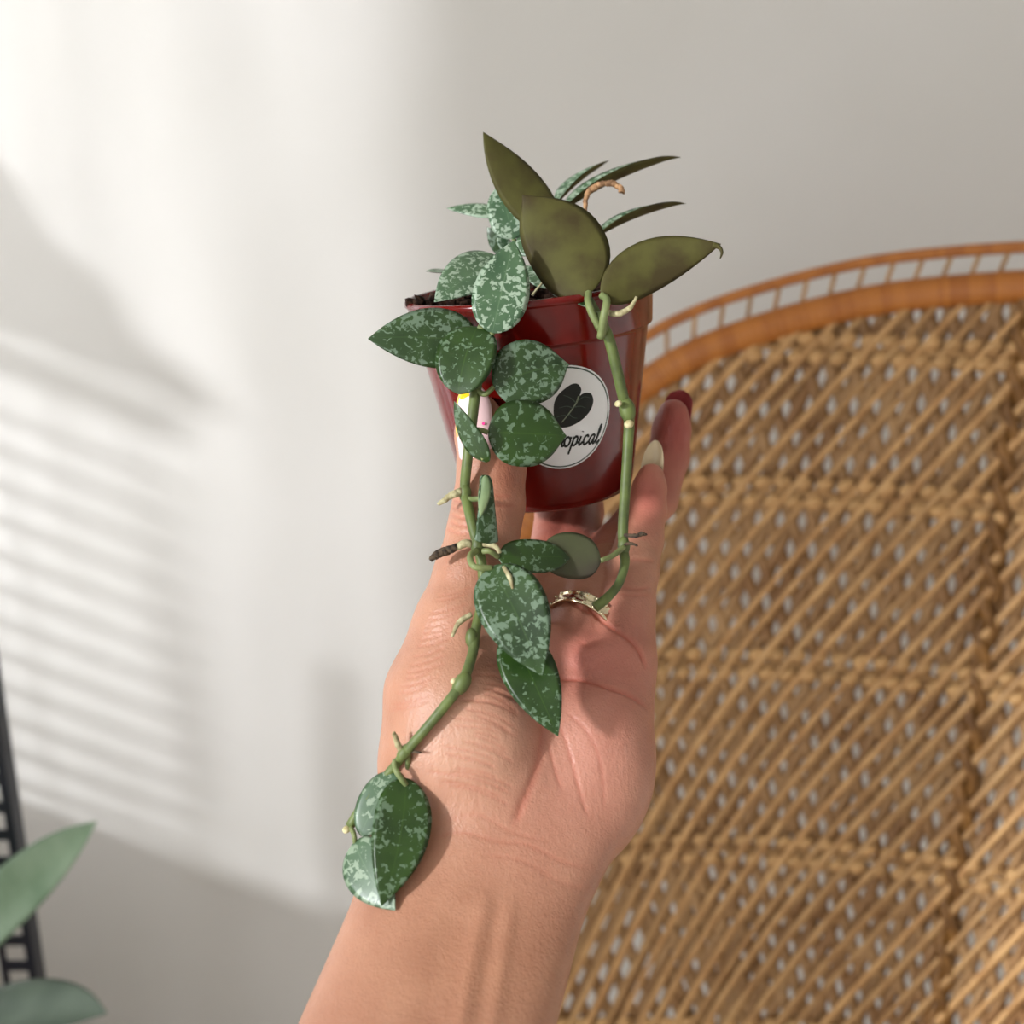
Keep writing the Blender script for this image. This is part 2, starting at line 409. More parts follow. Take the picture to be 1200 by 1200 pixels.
# twined double bands
def band_v(v0, u):
    s = max(0, u-860)/340.0
    return v0 + (v0-200)*0.052*s*s - 2*math.sin(u*0.01)
bead_me = None
for v0 in (396, 566, 768, 986, 1200):
    us = np.arange(520, 1995, 8.0)
    rr = runs([(u, band_v(v0, u)) for u in us])
    if not rr: continue
    r = max(rr, key=len)
    path = np.array([S(u, v+11, 0.004) for u, v in r])
    V, F = tube_geo(path, 0.0028, 6); bd = mesh_obj('woven_band', V, F, M['cane'], chair)
    u = r[0][0]
    while u < min(r[-1][0], 1330):
        for k, (du, dv) in enumerate(((0, 0), (12, 22))):
            vv = band_v(v0, u+du)+dv
            if not inside(u+du, vv): continue
            c = S(u+du, vv, 0.0075)
            if bead_me is None:
                Vb, Fb = ball_geo(np.zeros(3), np.array([0.0088, 0, 0.002]), np.array([0, 0.0045, 0]), np.array([-0.001, 0, 0.0068]))
                o = mesh_obj('wicker_knot', Vb, Fb, M['knot']); bead_me = o.data
            else:
                o = bpy.data.objects.new('wicker_knot', bead_me); COL.objects.link(o)
            o.parent = bd; o.location = Vector(c - wloc(bd))
        u += 24.5
# dark spine rope
sp_px = catmull([(1204, 345), (1190, 450), (1176, 560), (1160, 690), (1143, 830), (1125, 970), (1108, 1110), (1088, 1310)], 14)
sp = []
for ph in (0, math.pi):
    pts = []
    for i, (u, v) in enumerate(sp_px):
        a = v*0.07+ph; pts.append(S(u+8*math.sin(a), v, 0.0045+0.005*math.cos(a)))
    sp.append(tube_geo(np.array(pts), 0.0062, 7))
V, F = merge(sp); mesh_obj('spine_rope', V, F, M['cane_dark'], chair)
# seat and base
sc = np.array([base_c[0]-0.05, base_c[1]-0.24, 0])
def lathe(prof, c, n=40, axis=None):
    V, F = [], []
    for r, z in prof:
        for k in range(n):
            a = 2*math.pi*k/n; V.append((c[0]+r*math.cos(a), c[1]+r*math.sin(a), c[2]+z))
    m = len(prof)
    for i in range(m-1):
        for k in range(n): F.append((i*n+k, i*n+(k+1) % n, (i+1)*n+(k+1) % n, (i+1)*n+k))
    F.append(tuple(range(n-1, -1, -1))); F.append(tuple((m-1)*n+k for k in range(n)))
    return np.array(V), F
V, F = lathe([(0.26, 0.36), (0.29, 0.37), (0.30, 0.39), (0.29, 0.41), (0.0, 0.418)], sc); mesh_obj('seat', V, F, M['cane_back'], chair)
V, F = lathe([(0.27, 0.0), (0.24, 0.05), (0.17, 0.16), (0.155, 0.21), (0.18, 0.28), (0.26, 0.36)], sc); mesh_obj('base', V, F, M['cane_back'], chair)

# ------------------------------------------------------------------ slotted metal rack and its plant at the left
pw = W(8, 1050, 130.0); px, py = pw[0], pw[1]
rack = empty('shelf_rack', (px-0.16, py-0.13, 0), 'dark navy slotted metal shelf rack by the white wall', 'shelf rack')
def slotted_post(x0, y0, z1):
    """angle-iron post: flange facing the room with two columns of slots, built from strips and rungs"""
    g = []; w = 0.042; t = 0.003
    g.append(box_geo(x0-w, x0-w+0.008, y0, y0+t, 0, z1)); g.append(box_geo(x0-0.010, x0, y0, y0+t, 0, z1))
    z = 0.0
    while z < z1-0.01:
        g.append(box_geo(x0-w+0.008, x0-0.010, y0, y0+t, z, z+0.014)); z += 0.036
    g.append(box_geo(x0-t, x0, y0+t, y0+0.022, 0, z1))
    return merge(g)
for dx, dy in ((0.0, 0.0), (-0.30, 0.0), (-0.02, -0.26), (-0.30, -0.26)):
    V, F = slotted_post(px+dx+0.021, py+dy, 0.96); mesh_obj('post', V, F, M['navy_metal'], rack, smooth=False)
V, F = box_geo(px-0.30, px-0.02, py-0.257, py-0.001, 0.26, 0.285); mesh_obj('shelf', V, F, M['navy_metal'], rack, smooth=False)
# the plant on the rack
pb = np.array([px-0.16, py-0.13, 0.286])
bp_ = empty('potted_plant', pb, 'broad leaved green plant on the navy metal rack', 'plant')
V, F = lathe([(0.05, 0.0), (0.065, 0.09), (0.07, 0.09), (0.07, 0.11), (0.06, 0.11), (0.058, 0.10), (0.0, 0.10)], pb, 28); mesh_obj('pot', V, F, M['terracotta'], bp_)

# leaf builder ----------------------------------------------------------------
PROF = {
 'ovate':  ([0, .03, .10, .22, .36, .5, .64, .78, .88, .95, 1], [.10, .42, .72, .93, 1, .96, .82, .57, .34, .14, .0]),
 'round':  ([0, .03, .10, .22, .38, .55, .70, .82, .91, .96, 1], [.10, .44, .76, .95, 1, .99, .88, .68, .42, .17, .0]),
 'disc':   ([0, .04, .12, .25, .42, .6, .76, .88, .95, .985, 1], [.10, .44, .74, .93, 1, .97, .84, .62, .40, .2, .0]),
 'heart':  ([0, .04, .12, .25, .42, .58, .72, .82, .89, .95, 1], [.10, .44, .76, .95, 1, .96, .80, .58, .34, .13, .0]),
 'lance':  ([0, .05, .15, .3, .45, .6, .75, .87, .95, .98, 1], [.15, .45, .8, 1, .98, .85, .62, .36, .15, .06, .0]),
 'wedge':  ([0, .05, .2, .4, .6, .8, .95, .985, 1], [.30, .52, .60, .66, .76, .88, 1.0, .9, .0]),
}
def leaf_geo(base, tip, width, normal, prof='ovate', bend=0.06, cup=0.08, thick=0.11, hook=0.0, twist=0.0, skew=0.0, nu=22, nv=10):
    """closed lens-shaped blade in cm or m (any unit); bend lifts the middle along the normal, cup curls the margins up"""
    base = np.asarray(base, float); tip = np.asarray(tip, float); A = tip-base; Lg = np.linalg.norm(A); A = A/Lg
    Nn = np.asarray(normal, float); Nn = nrm(Nn-np.dot(Nn, A)*A); B = np.cross(A, Nn)
    tt, ww = PROF[prof]; V = []; uv = []; F = []; mi = []
    ts = 0.5-0.5*np.cos(np.linspace(0, math.pi, nu+1)); ts[0] = 0; ts[-1] = 1
    def w(t): return np.interp(t, tt, ww)*width/2
    W_ = np.array([w(t) for t in ts]); W_[1:-1] = 0.25*W_[:-2]+0.5*W_[1:-1]+0.25*W_[2:]
    idx_top = {}; idx_bot = {}
    for i, t in enumerate(ts):
        tw = twist*(t-0.5); b = math.cos(tw)*B+math.sin(tw)*Nn; n = math.cos(tw)*Nn-math.sin(tw)*B
        c = base + A*Lg*t + Nn*(bend*Lg*4*t*(1-t)) - Nn*hook*Lg*max(0, t-0.8)**2*25 - A*hook*Lg*max(0, t-0.85)**2*10 + B*skew*Lg*4*t*(1-t)
        for j in range(nv+1):
            s = -1+2*j/nv
            p = c + b*s*W_[i] + n*(cup*abs(s)**1.6*W_[i]*2)
            th = 0.5*thick*(1-s*s)**0.6*min(1, W_[i]/(0.25*width))*1.0
            edge = (j == 0 or j == nv or i == len(ts)-1)
            if edge:
                idx_top[i, j] = idx_bot[i, j] = len(V); V.append(p); uv.append((s, t))
            else:
                idx_top[i, j] = len(V); V.append(p+n*th); uv.append((s, t))
                idx_bot[i, j] = len(V); V.append(p-n*th); uv.append((s, t))
    for i in range(nu):
        for j in range(nv):
            q = [idx_top[i, j], idx_top[i+1, j], idx_top[i+1, j+1], idx_top[i, j+1]]
            F.append(tuple(q)); mi.append(0)
            q = [idx_bot[i, j], idx_bot[i, j+1], idx_bot[i+1, j+1], idx_bot[i+1, j]]
            F.append(tuple(q)); mi.append(1)
    return np.array(V), F, mi, uv
def clean_leaf(o):
    bm = bmesh.new(); bm.from_mesh(o.data); bmesh.ops.dissolve_degenerate(bm, dist=1e-6, edges=bm.edges[:]); bmesh.ops.recalc_face_normals(bm, faces=bm.faces[:]); bm.to_mesh(o.data); bm.free()

def bg_leaf(b, t, width, n, mat):
    V, F, mi, uv = leaf_geo(W(*b), W(*t), width, n, 'round', bend=0.05, cup=0.14, thick=0.002)
    o = mesh_obj('leaf', V, F, [mat, mat], bp_, mi=mi, uvs=uv); clean_leaf(o); return o
bg_leaf((-60, 1128, 118), (114, 962, 112), 0.062, dirw(0.3, -1, 0.55), M['bg_leaf'])
bg_leaf((-70, 1215, 118), (126, 1188, 108), 0.078, dirw(0.1, -0.55, 1), M['bg_leaf_dark'])
bg_leaf((-80, 1235, 118), (90, 1255, 105), 0.08, dirw(0.1, -0.6, 1), M['bg_leaf_dark'])
bg_leaf((-90, 1130, 122), (-30, 1000, 118), 0.05, dirw(0.5, -1, 0.5), M['bg_leaf'])
for q in ((-60, 1128, 118), (-70, 1215, 118), (-80, 1235, 118), (-90, 1130, 122)):
    e = W(*q); path = catmull([pb+np.array([0, 0, 0.09]), 0.5*(pb+e)+np.array([0, 0, 0.10]), e], 8)
    V, F = tube_geo(path, [0.004, 0.003, 0.002], 7); mesh_obj('stalk', V, F, M['bg_leaf_dark'], bp_)

# ------------------------------------------------------------------ the hand (one continuous implicit surface)
def chain_sdf(P, pts, k=0.25):
    """P (...,3); pts list of (point, radius): smooth-blended tapered capsules"""
    out = None
    for (a, ra), (b, rb) in zip(pts[:-1], pts[1:]):
        ab = b-a; L2 = float(ab@ab); pa = P-a
        t = np.clip((pa@ab)/L2, 0, 1)
        d = np.sqrt(((pa-t[..., None]*ab)**2).sum(-1)) - (ra+(rb-ra)*t)
        out = d if out is None else smin(out, d, k)
    return out
def smin(a, b, k):
    h = np.clip(0.5+0.5*(b-a)/k, 0, 1); return b+(a-b)*h - k*h*(1-h)
def smax(a, b, k): return -smin(-a, -b, k)
def ell_sdf(P, c, ax):
    q = (P-c)/ax; r = np.sqrt((q**2).sum(-1)); return (r-1)*min(ax)
def J(u, v, d, r): return (cf(u, v, d), r)

THUMB = [J(561, 486, 38.35, .74), J(566, 508, 38.3, .95), J(576, 548, 38.0, 1.14), J(573, 590, 37.7, 1.19), J(567, 620, 37.3, 1.18), J(556, 672, 36.9, 1.30), J(541, 735, 36.5, 1.58), J(520, 815, 36.1, 1.90), J(515, 880, 35.7, 1.85)]
PINKY = [J(763, 558, 41.6, .50), J(761, 572, 41.5, .63), J(758, 598, 41.2, .72), J(750, 632, 40.6, .84), J(741, 668, 39.8, .95), J(733, 710, 39.0, 1.03), J(722, 770, 38.0, 1.25), J(712, 830, 37.3, 1.3)]
RING = [J(789, 485, 45.3, .62), J(787, 502, 45.4, .78), J(783, 535, 45.5, .86), J(768, 585, 45.1, .90), J(724, 640, 42.6, .93), J(692, 692, 39.9, .98), J(680, 735, 38.6, 1.08), J(672, 790, 37.8, 1.2)]
MIDDLE = [J(672, 455, 48.9, .72), J(677, 490, 49.0, .82), J(682, 545, 48.2, .88), J(681, 600, 45.9, .92), J(674, 650, 42.9, .98), J(657, 715, 39.8, 1.05), J(645, 790, 38.0, 1.2)]
INDEX = [J(625, 462, 48.6, .70), J(632, 490, 48.8, .80), J(645, 545, 48.2, .86), J(653, 600, 45.9, .90), J(648, 650, 43.2, .95), J(628, 715, 39.9, 1.05), J(610, 790, 37.8, 1.25)]
# forearm and palm: stacked elliptical sections (v, left, right, depth, half thickness)
SEC = [(1700, 120, 520, 23.5, 3.3), (1500, 222, 572, 26.6, 3.1), (1290, 312, 628, 29.9, 2.9), (1200, 349, 651, 31.4, 2.7), (1131, 380, 669, 32.6, 2.45), (1090, 398, 679, 33.3, 2.3), (1055, 413, 691, 33.9, 2.2), (1003, 428, 717, 34.8, 2.1),
       (960, 439, 738, 35.4, 2.05), (923, 446, 752, 35.9, 2.0), (880, 456, 760, 36.5, 1.95), (840, 470, 763, 37.0, 1.85), (800, 500, 760, 37.5, 1.7), (760, 545, 757, 38.3, 1.4), (720, 590, 752, 39.6, 0.95), (695, 610, 742, 40.3, 0.6)]
sec = []
for v, l, r, d, b in SEC:
    a = cf((l+r)/2, v, d); sec.append((a[2], a[0], (r-l)/2/FPX*d, a[1], b))
sec = np.array(sec)
def smooth_interp(z, col):
    zz = np.linspace(sec[0, 0], sec[-1, 0], 400); yy = np.interp(zz, sec[:, 0], sec[:, col])
    ker = np.hanning(27); ker /= ker.sum(); yp = np.convolve(np.pad(yy, 13, mode='edge'), ker, 'valid')
    return np.interp(z, zz, yp)
def build_hand(h=0.125):
    lo = np.array([-8.6, 19.5, -20.0]); hi = np.array([7.4, 50.2, 5.8])
    n = np.ceil((hi-lo)/h).astype(int)+1
    ax = [lo[i]+h*np.arange(n[i]) for i in range(3)]
    F = np.full(tuple(n), 3.0, np.float32)
    Z = ax[2]; zc = np.clip(Z, sec[0, 0], sec[-1, 0])
    cx, a, cy, b = [smooth_interp(zc, c)[None, None, :] for c in (1, 2, 3, 4)]
    X = ax[0][:, None, None]; Y = ax[1][:, None, None].reshape(1, -1, 1)
    qx = np.abs((X-cx)/a)**2.25; qy = np.abs((Y-cy)/b)**2.25
    F = (((qx+qy)**(1/2.25)-1)*np.minimum(a, b)).astype(np.float32)
    F = smax(F, np.broadcast_to((Z-sec[-1, 0])[None, None, :], F.shape), 0.8).astype(np.float32)
    F = np.maximum(F, (sec[0, 0]+0.4-Z)[None, None, :]).astype(np.float32)
    F = np.minimum(F, 3.0)
    def region(pts, m):
        p = np.array([q[0] for q in pts]); r = max(q[1] for q in pts)+m
        i0 = np.maximum(0, np.floor((p.min(0)-r-lo)/h)).astype(int); i1 = np.minimum(n, np.ceil((p.max(0)+r-lo)/h)+1).astype(int)
        sl = tuple(slice(i0[i], i1[i]) for i in range(3))
        G = np.stack(np.meshgrid(*[ax[i][sl[i]] for i in range(3)], indexing='ij'), -1); return sl, G
    # soft pads of the palm
    pads = [(cf(556, 872, 35.0), np.array([2.05, 1.55, 2.7]), 0.9),      # ball of the thumb
            (cf(700, 900, 35.9), np.array([1.55, 1.35, 2.6]), 0.9),      # heel of the hand
            (cf(688, 776, 37.1), np.array([0.95, 0.85, 0.85]), 0.45),    # pad below the ring finger
            (cf(733, 785, 37.5), np.array([0.75, 0.80, 0.9]), 0.45),     # pad below the little finger
            (cf(635, 760, 37.2), np.array([0.95, 0.85, 0.9]), 0.5)]
    for c, axs, k in pads:
        sl, G = region([(c, max(axs))], 0.9); F[sl] = smin(F[sl], ell_sdf(G, c, axs).astype(np.float32), k)
    fing = np.full(F.shape, 3.0, np.float32)
    for ch in (PINKY, RING, MIDDLE, INDEX):
        sl, G = region(ch, 0.8); fing[sl] = smin(fing[sl], chain_sdf(G, ch, 0.22).astype(np.float32), 0.10)
    F = smin(F, fing, 0.55)
    sl, G = region(THUMB, 0.9); F[sl] = smin(F[sl], chain_sdf(G, THUMB, 0.3).astype(np.float32), 0.75)
    return F, lo, h
def surface_nets(F, lo, h):
    s = F < 0
    c = [s[i:F.shape[0]-1+i, j:F.shape[1]-1+j, k:F.shape[2]-1+k] for i in (0, 1) for j in (0, 1) for k in (0, 1)]
    cnt = sum(x.astype(np.int8) for x in c); act = (cnt > 0) & (cnt < 8)
    idx = np.argwhere(act); vid = np.full(act.shape, -1, np.int64); vid[tuple(idx.T)] = np.arange(len(idx))
    acc = np.zeros((len(idx), 3)); num = np.zeros(len(idx))
    cor = [(i, j, k) for i in (0, 1) for j in (0, 1) for k in (0, 1)]
    val = {q: F[idx[:, 0]+q[0], idx[:, 1]+q[1], idx[:, 2]+q[2]].astype(float) for q in cor}
    for q in cor:
        for d in range(3):
            if q[d] == 0:
                q2 = list(q); q2[d] = 1; q2 = tuple(q2); va, vb = val[q], val[q2]
                m = (va < 0) != (vb < 0); t = np.where(m, va/np.where(m, va-vb, 1), 0)
                p = np.array(q, float)[None, :].repeat(len(idx), 0); p[:, d] += t
                acc += np.where(m[:, None], p, 0); num += m
    V = lo + h*(idx + acc/num[:, None])
    faces = []
    for d in range(3):
        e = [slice(None)]*3; e2 = [slice(None)]*3; e[d] = slice(0, -1); e2[d] = slice(1, None)
        A, B = s[tuple(e)], s[tuple(e2)]; ch = np.argwhere(A != B)
        o1, o2 = [(1, 2), (2, 0), (0, 1)][d]
        ok = (ch[:, o1] > 0) & (ch[:, o2] > 0) & (ch[:, o1] < F.shape[o1]-1) & (ch[:, o2] < F.shape[o2]-1)
        ch = ch[ok]; fl = A[tuple(ch.T)]
        def cell(a, b):
            q = ch.copy(); q[:, o1] -= a; q[:, o2] -= b; return vid[tuple(q.T)]
        Q = np.stack([cell(1, 1), cell(0, 1), cell(0, 0), cell(1, 0)], 1)
        Q[~fl] = Q[~fl][:, ::-1]; faces.append(Q)
    return V, np.vstack(faces)
Fh, lo_h, hh = build_hand()
HV, HF = surface_nets(Fh, lo_h, hh)
person = empty('person', W(560, 1150, 33), 'left hand and bare forearm with palm turned forward gripping the red pot', 'person')

def skin_material():
    m, nt, b = newmat('skin', lin(190, 134, 106), 0.46, 0.45)
    at = N(nt, 'ShaderNodeAttribute', attribute_name='skin_tint')
    tc = N(nt, 'ShaderNodeTexCoord'); n1 = N(nt, 'ShaderNodeTexNoise', Scale=70, Detail=5); nt.links.new(tc.outputs['Object'], n1.inputs['Vector'])
    mr = ramp(nt, n1.outputs['Fac'], [(0.3, (0.90, 0.84, 0.82, 1)), (0.7, (1.06, 1.06, 1.05, 1))])
    mx = N(nt, 'ShaderNodeMix', data_type='RGBA', blend_type='MULTIPLY'); mx.inputs[0].default_value = 1.0
    nt.links.new(at.outputs['Color'], mx.inputs[6]); nt.links.new(mr.outputs[0], mx.inputs[7]); nt.links.new(mx.outputs[2], b.inputs['Base Color'])
    b.inputs['Subsurface Weight'].default_value = 0.18; b.inputs['Subsurface Radius'].default_value = (1.0, 0.35, 0.2); b.inputs['Subsurface Scale'].default_value = 0.004
    vo = N(nt, 'ShaderNodeTexVoronoi', Scale=900, feature='DISTANCE_TO_EDGE'); nt.links.new(tc.outputs['Object'], vo.inputs['Vector'])
    mp = N(nt, 'ShaderNodeMapping'); mp.inputs['Scale'].default_value = (1, 1, 0.35); nt.links.new(tc.outputs['Object'], mp.inputs['Vector'])
    n2 = N(nt, 'ShaderNodeTexNoise', Scale=700, Detail=4); nt.links.new(mp.outputs[0], n2.inputs['Vector'])
    ad = N(nt, 'ShaderNodeMath', operation='MULTIPLY_ADD'); nt.links.new(vo.outputs['Distance'], ad.inputs[0]); ad.inputs[1].default_value = 0.6; nt.links.new(n2.outputs['Fac'], ad.inputs[2])
    bp = N(nt, 'ShaderNodeBump', Strength=0.32, Distance=0.0008); nt.links.new(ad.outputs[0], bp.inputs['Height']); nt.links.new(bp.outputs[0], b.inputs['Normal'])
    return m
M['skin'] = skin_material()
# smooth + refine the raw surface once, then press the creases into it
tmp = mesh_obj('body_raw', c2w(HV), HF, M['skin'], person)
ms = tmp.modifiers.new('smooth', 'SMOOTH'); ms.factor = 0.5; ms.iterations = 3
ss = tmp.modifiers.new('sub', 'SUBSURF'); ss.levels = 1; ss.render_levels = 1
dg = bpy.context.evaluated_depsgraph_get(); ev = tmp.evaluated_get(dg); me2 = bpy.data.meshes.new_from_object(ev)
bpy.data.objects.remove(tmp)
nv_ = len(me2.vertices); co = np.zeros(nv_*3); me2.vertices.foreach_get('co', co); co = co.reshape(-1, 3)
no = np.zeros(nv_*3); me2.vertices.foreach_get('normal', no); no = no.reshape(-1, 3)
wp = co + wloc(person); rel = (wp-CAM)*100
cxr = rel@RIGHT; cdp = rel@FWD; czu = rel@UP
U_ = 600+FPX*cxr/cdp; V_ = 600-FPX*czu/cdp
ncam = np.stack([no@RIGHT, no@FWD, no@UP], 1)
facing = np.clip(-(ncam[:, 0]*cxr+ncam[:, 1]*cdp+ncam[:, 2]*czu)/np.linalg.norm(rel, axis=1), 0, 1)
disp = np.zeros(nv_); crease_amt = np.zeros(nv_)
def poly_dist(pts):
    P = np.stack([U_, V_], 1); best = np.full(nv_, 1e9); tpos = np.zeros(nv_); m = len(pts)-1
    for i in range(m):
        a = np.array(pts[i], float); b = np.array(pts[i+1], float); ab = b-a
        t = np.clip(((P-a)@ab)/(ab@ab), 0, 1); d = np.linalg.norm(P-a-t[:, None]*ab, axis=1)
        k = d < best; best[k] = d[k]; tpos[k] = (i+t[k])/m
    return best, tpos
def crease(pts, w, depth, dmax=41.0, dmin=0, red=1.0, n=6):
    global disp, crease_amt
    pts = catmull(pts, n); d, t = poly_dist(pts)
    g = np.exp(-(d/w)**2)*np.clip(facing*3, 0, 1)*(cdp < dmax)*(cdp > dmin)*np.clip(np.minimum(t, 1-t)*8, 0.0, 1)
    disp -= depth*g
    if depth > 0: crease_amt = np.maximum(crease_amt, red*g)
crease([(640, 790), (655, 795), (684, 797), (713, 806), (740, 816), (760, 832)], 2.6, 0.075)                    # heart line
crease([(688, 708), (698, 720), (712, 732), (736, 748), (750, 764), (757, 785)], 2.6, 0.09)                     # base of the little finger
crease([(664, 700), (680, 712), (695, 720)], 2.5, 0.06)
crease([(600, 775), (625, 810), (637, 845), (634, 880), (624, 915), (611, 945), (600, 975)], 5.5, 0.055, red=.7)          # thumb line
crease([(648, 800), (640, 850), (650, 900), (660, 930)], 2.2, 0.03, red=.5)
crease([(655, 845), (668, 885), (680, 930), (690, 960)], 2.2, 0.03, red=.5)
crease([(660, 830), (690, 860), (705, 900), (708, 950)], 2.0, 0.02, red=.4)
crease([(676, 750), (690, 757), (704, 752)], 2.0, 0.02, red=.4)
crease([(735, 655), (750, 656), (768, 658)], 2.2, 0.04, red=.5); crease([(728, 688), (745, 690), (764, 688)], 2.2, 0.045, red=.5); crease([(726, 696), (745, 698), (762, 697)], 2.0, 0.03, red=.4)
# wrist folds
crease([(500, 985), (540, 975), (580, 985), (620, 990), (660, 1010), (700, 1018)], 3.0, 0.016, red=.3)
crease([(520, 962), (560, 955), (600, 975), (640, 985)], 2.6, 0.014, red=.25)
crease([(560, 1002), (610, 1008), (660, 1035), (690, 1040)], 3.0, 0.014, red=.2)
# fanned fine wrinkles over the ball of the thumb
rg = random.Random(11)
for i in range(26):
    f = i/25.0
    a0 = (566-70*f+rg.uniform(-8, 8), 772+145*f+rg.uniform(-5, 5)); a1 = (628-8*f+rg.uniform(-6, 3), 800+150*f+rg.uniform(-8, 8))
    t0 = rg.uniform(0, 0.35); t1 = rg.uniform(0.7, 1.0)
    mid = ((a0[0]+a1[0])/2, (a0[1]+a1[1])/2 + 14 - 34*f*0 - 22)
    q = catmull([a0, mid, a1], 6); k0 = int(t0*len(q)); k1 = max(k0+4, int(t1*len(q)))
    crease(list(map(tuple, q[k0:k1:2])), 1.7, rg.uniform(0.016, 0.038), red=.4, n=3)
for i in range(16):                                       # skin folds across the thumb web
    v0 = 690+i*9+rg.uniform(-3, 3); u0 = 512-(v0-690)*0.42
    crease([(u0, v0+8), (u0+22, v0+4), (u0+44+rg.uniform(-8, 8), v0-5)], 1.8, 0.018, red=.3, n=3)
for v0, l, r, dp in ((588, 527, 552, .03), (597, 526, 556, .035), (606, 525, 560, .035), (615, 525, 556, .03), (624, 523, 552, .02), (580, 570, 600, .015), (592, 575, 606, .015)):
    crease([(l, v0-4), ((l+r)/2, v0+1), (r, v0)], 1.9, dp, red=.5, n=3)
# tendons of the wrist raised under the skin
crease([(572, 1040), (556, 1110), (540, 1200), (520, 1290)], 11, -0.06); crease([(600, 1050), (590, 1120), (578, 1200), (560, 1290)], 10, -0.05)
crease([(586, 1040), (573, 1120), (558, 1210)], 7, 0.012, red=0); crease([(540, 1060), (515, 1130), (495, 1210)], 18, 0.04, red=0)
co2 = co + no*(disp*0.01)[:, None]
me2.vertices.foreach_set('co', co2.ravel())
# natural skin colouring; the redder creases also carry painted-in shade
base_t = np.array(lin(198, 150, 124)[:3])[None, :].repeat(nv_, 0)
def blob(u, v, ru, rv, c, wgt, dmin=0, dmax=99):
    global base_t
    g = wgt*np.exp(-(((U_-u)/ru)**2+((V_-v)/rv)**2))*(cdp >= dmin)*(cdp <= dmax); base_t = base_t*(1-g[:, None])+np.array(lin(*c)[:3])*g[:, None]
blob(690, 860, 110, 170, (206, 148, 132), .8); blob(690, 770, 50, 45, (204, 124, 112), .8); blob(735, 760, 40, 90, (206, 134, 120), .6)
blob(560, 870, 60, 70, (212, 172, 148), .7); blob(560, 1130, 120, 90, (188, 138, 108), .6)
blob(760, 580, 30, 45, (200, 112, 102), .8, 39.5); blob(790, 500, 40, 70, (180, 84, 80), .9, 43); blob(660, 620, 60, 60, (190, 104, 94), .8, 41)
blob(600, 560, 25, 45, (190, 112, 90), .7, 0, 40); blob(570, 590, 60, 60, (200, 142, 116), .4, 0, 40)
cr = np.array(lin(176, 92, 74)[:3]); base_t = base_t*np.array([0.76, 0.71, 0.67]); base_t = base_t*(1-0.6*crease_amt[:, None]) + cr*0.6*crease_amt[:, None]
ca = me2.color_attributes.new('skin_tint', 'FLOAT_COLOR', 'POINT'); ca.data.foreach_set('color', np.hstack([base_t, np.ones((nv_, 1))]).ravel())
me2.polygons.foreach_set('use_smooth', [True]*len(me2.polygons)); me2.name = 'body'
body = bpy.data.objects.new('body', me2); COL.objects.link(body); body.parent = person

from mathutils.bvhtree import BVHTree
_bv = BVHTree.FromPolygons((co2+wloc(person)).tolist(), [tuple(p.vertices) for p in me2.polygons])
def skin_d(u, v, default=None):
    """depth in cm of the skin seen along a traced pixel"""
    d = RIGHT*(u-600)/FPX + FWD + UP*(600-v)/FPX; L_ = np.linalg.norm(d)
    h = _bv.ray_cast(Vector(CAM), Vector(d/L_), 1.0)
    return default if h[0] is None else h[3]/L_*100
def rest(q, gap):
    d = skin_d(q[0], q[1]); return (q[0], q[1], min(q[2], d-gap) if q[2] < 0 else (d-gap if d is not None else q[2]))
def settle(base, tip, wpx, gap):
    """move a leaf along the view depth until it lies `gap` cm clear of the skin"""
    a = np.array(base[:2], float); b = np.array(tip[:2], float); n = np.array([-(b-a)[1], (b-a)[0]]); n /= np.linalg.norm(n); best = 9
    for t in np.linspace(0, 1, 9):
        for k in (-.45, -.2, 0, .2, .45):
            p = a+(b-a)*t+n*k*wpx*math.sin(math.pi*min(max(t, .05), .95)); d = skin_d(*p)
            if d is not None: best = min(best, d-(base[2]+(tip[2]-base[2])*t))
    if best == 9: return base, tip
    sh = best-gap; return (base[0], base[1], base[2]+sh), (tip[0], tip[1], tip[2]+sh)
# nails
def nail(base, tip, width, normal, mat, curl=0.55, almond=0.55, thick=0.035, arch=0.04, name='fingernail', sink=0.0):
    base = np.asarray(base, float); tip = np.asarray(tip, float); A = tip-base; L_ = np.linalg.norm(A); A /= L_
    Nn = nrm(np.asarray(normal, float)-np.dot(normal, A)*A); B = np.cross(A, Nn); nu, nv = 16, 10
    V, F = [], []
    for side in (0, 1):
        for i in range(nu+1):
            t = i/nu; w = width/2*(min(1, (t/0.10+0.35)) if t < 0.065 else 1)*(1 if t < almond else math.sqrt(max(0.0, 1-((t-almond)/(1-almond)*0.985)**2)))
            for j in range(nv+1):
                s = -1+2*j/nv; a = s*curl*1.5
                R_ = w/math.sin(curl*1.5) if curl > 0 else 1
                x = w*math.sin(a)/math.sin(curl*1.5); zz = -(1-math.cos(a))*w/math.sin(curl*1.5)
                V.append(base + A*L_*t + B*x + Nn*(zz + arch*L_*4*t*(1-t) - side*thick))
    n1 = (nu+1)*(nv+1)
    for i in range(nu):
        for j in range(nv):
            a = i*(nv+1)+j; F.append((a, a+nv+1, a+nv+2, a+1)); F.append((n1+a, n1+a+1, n1+a+nv+2, n1+a+nv+1))
    ring_ = [j for j in range(nv+1)] + [i*(nv+1)+nv for i in range(1, nu+1)] + [nu*(nv+1)+j for j in range(nv-1, -1, -1)] + [i*(nv+1) for i in range(nu-1, 0, -1)]
    for a, b in zip(ring_, ring_[1:]+ring_[:1]): F.append((a, b, n1+b, n1+a))
    o = mesh_obj(name, c2w(np.array(V)), F, mat, person); clean_leaf(o); return o, np.array(V[:n1]).reshape(nu+1, nv+1, 3)
M['nail_pink'] = newmat('nail_gel_pink', lin(238, 200, 200), 0.12, 0.6, **{'Coat Weight': 0.8})[0]
M['nail_cream'] = newmat('nail_natural', lin(214, 196, 160), 0.3, 0.5)[0]
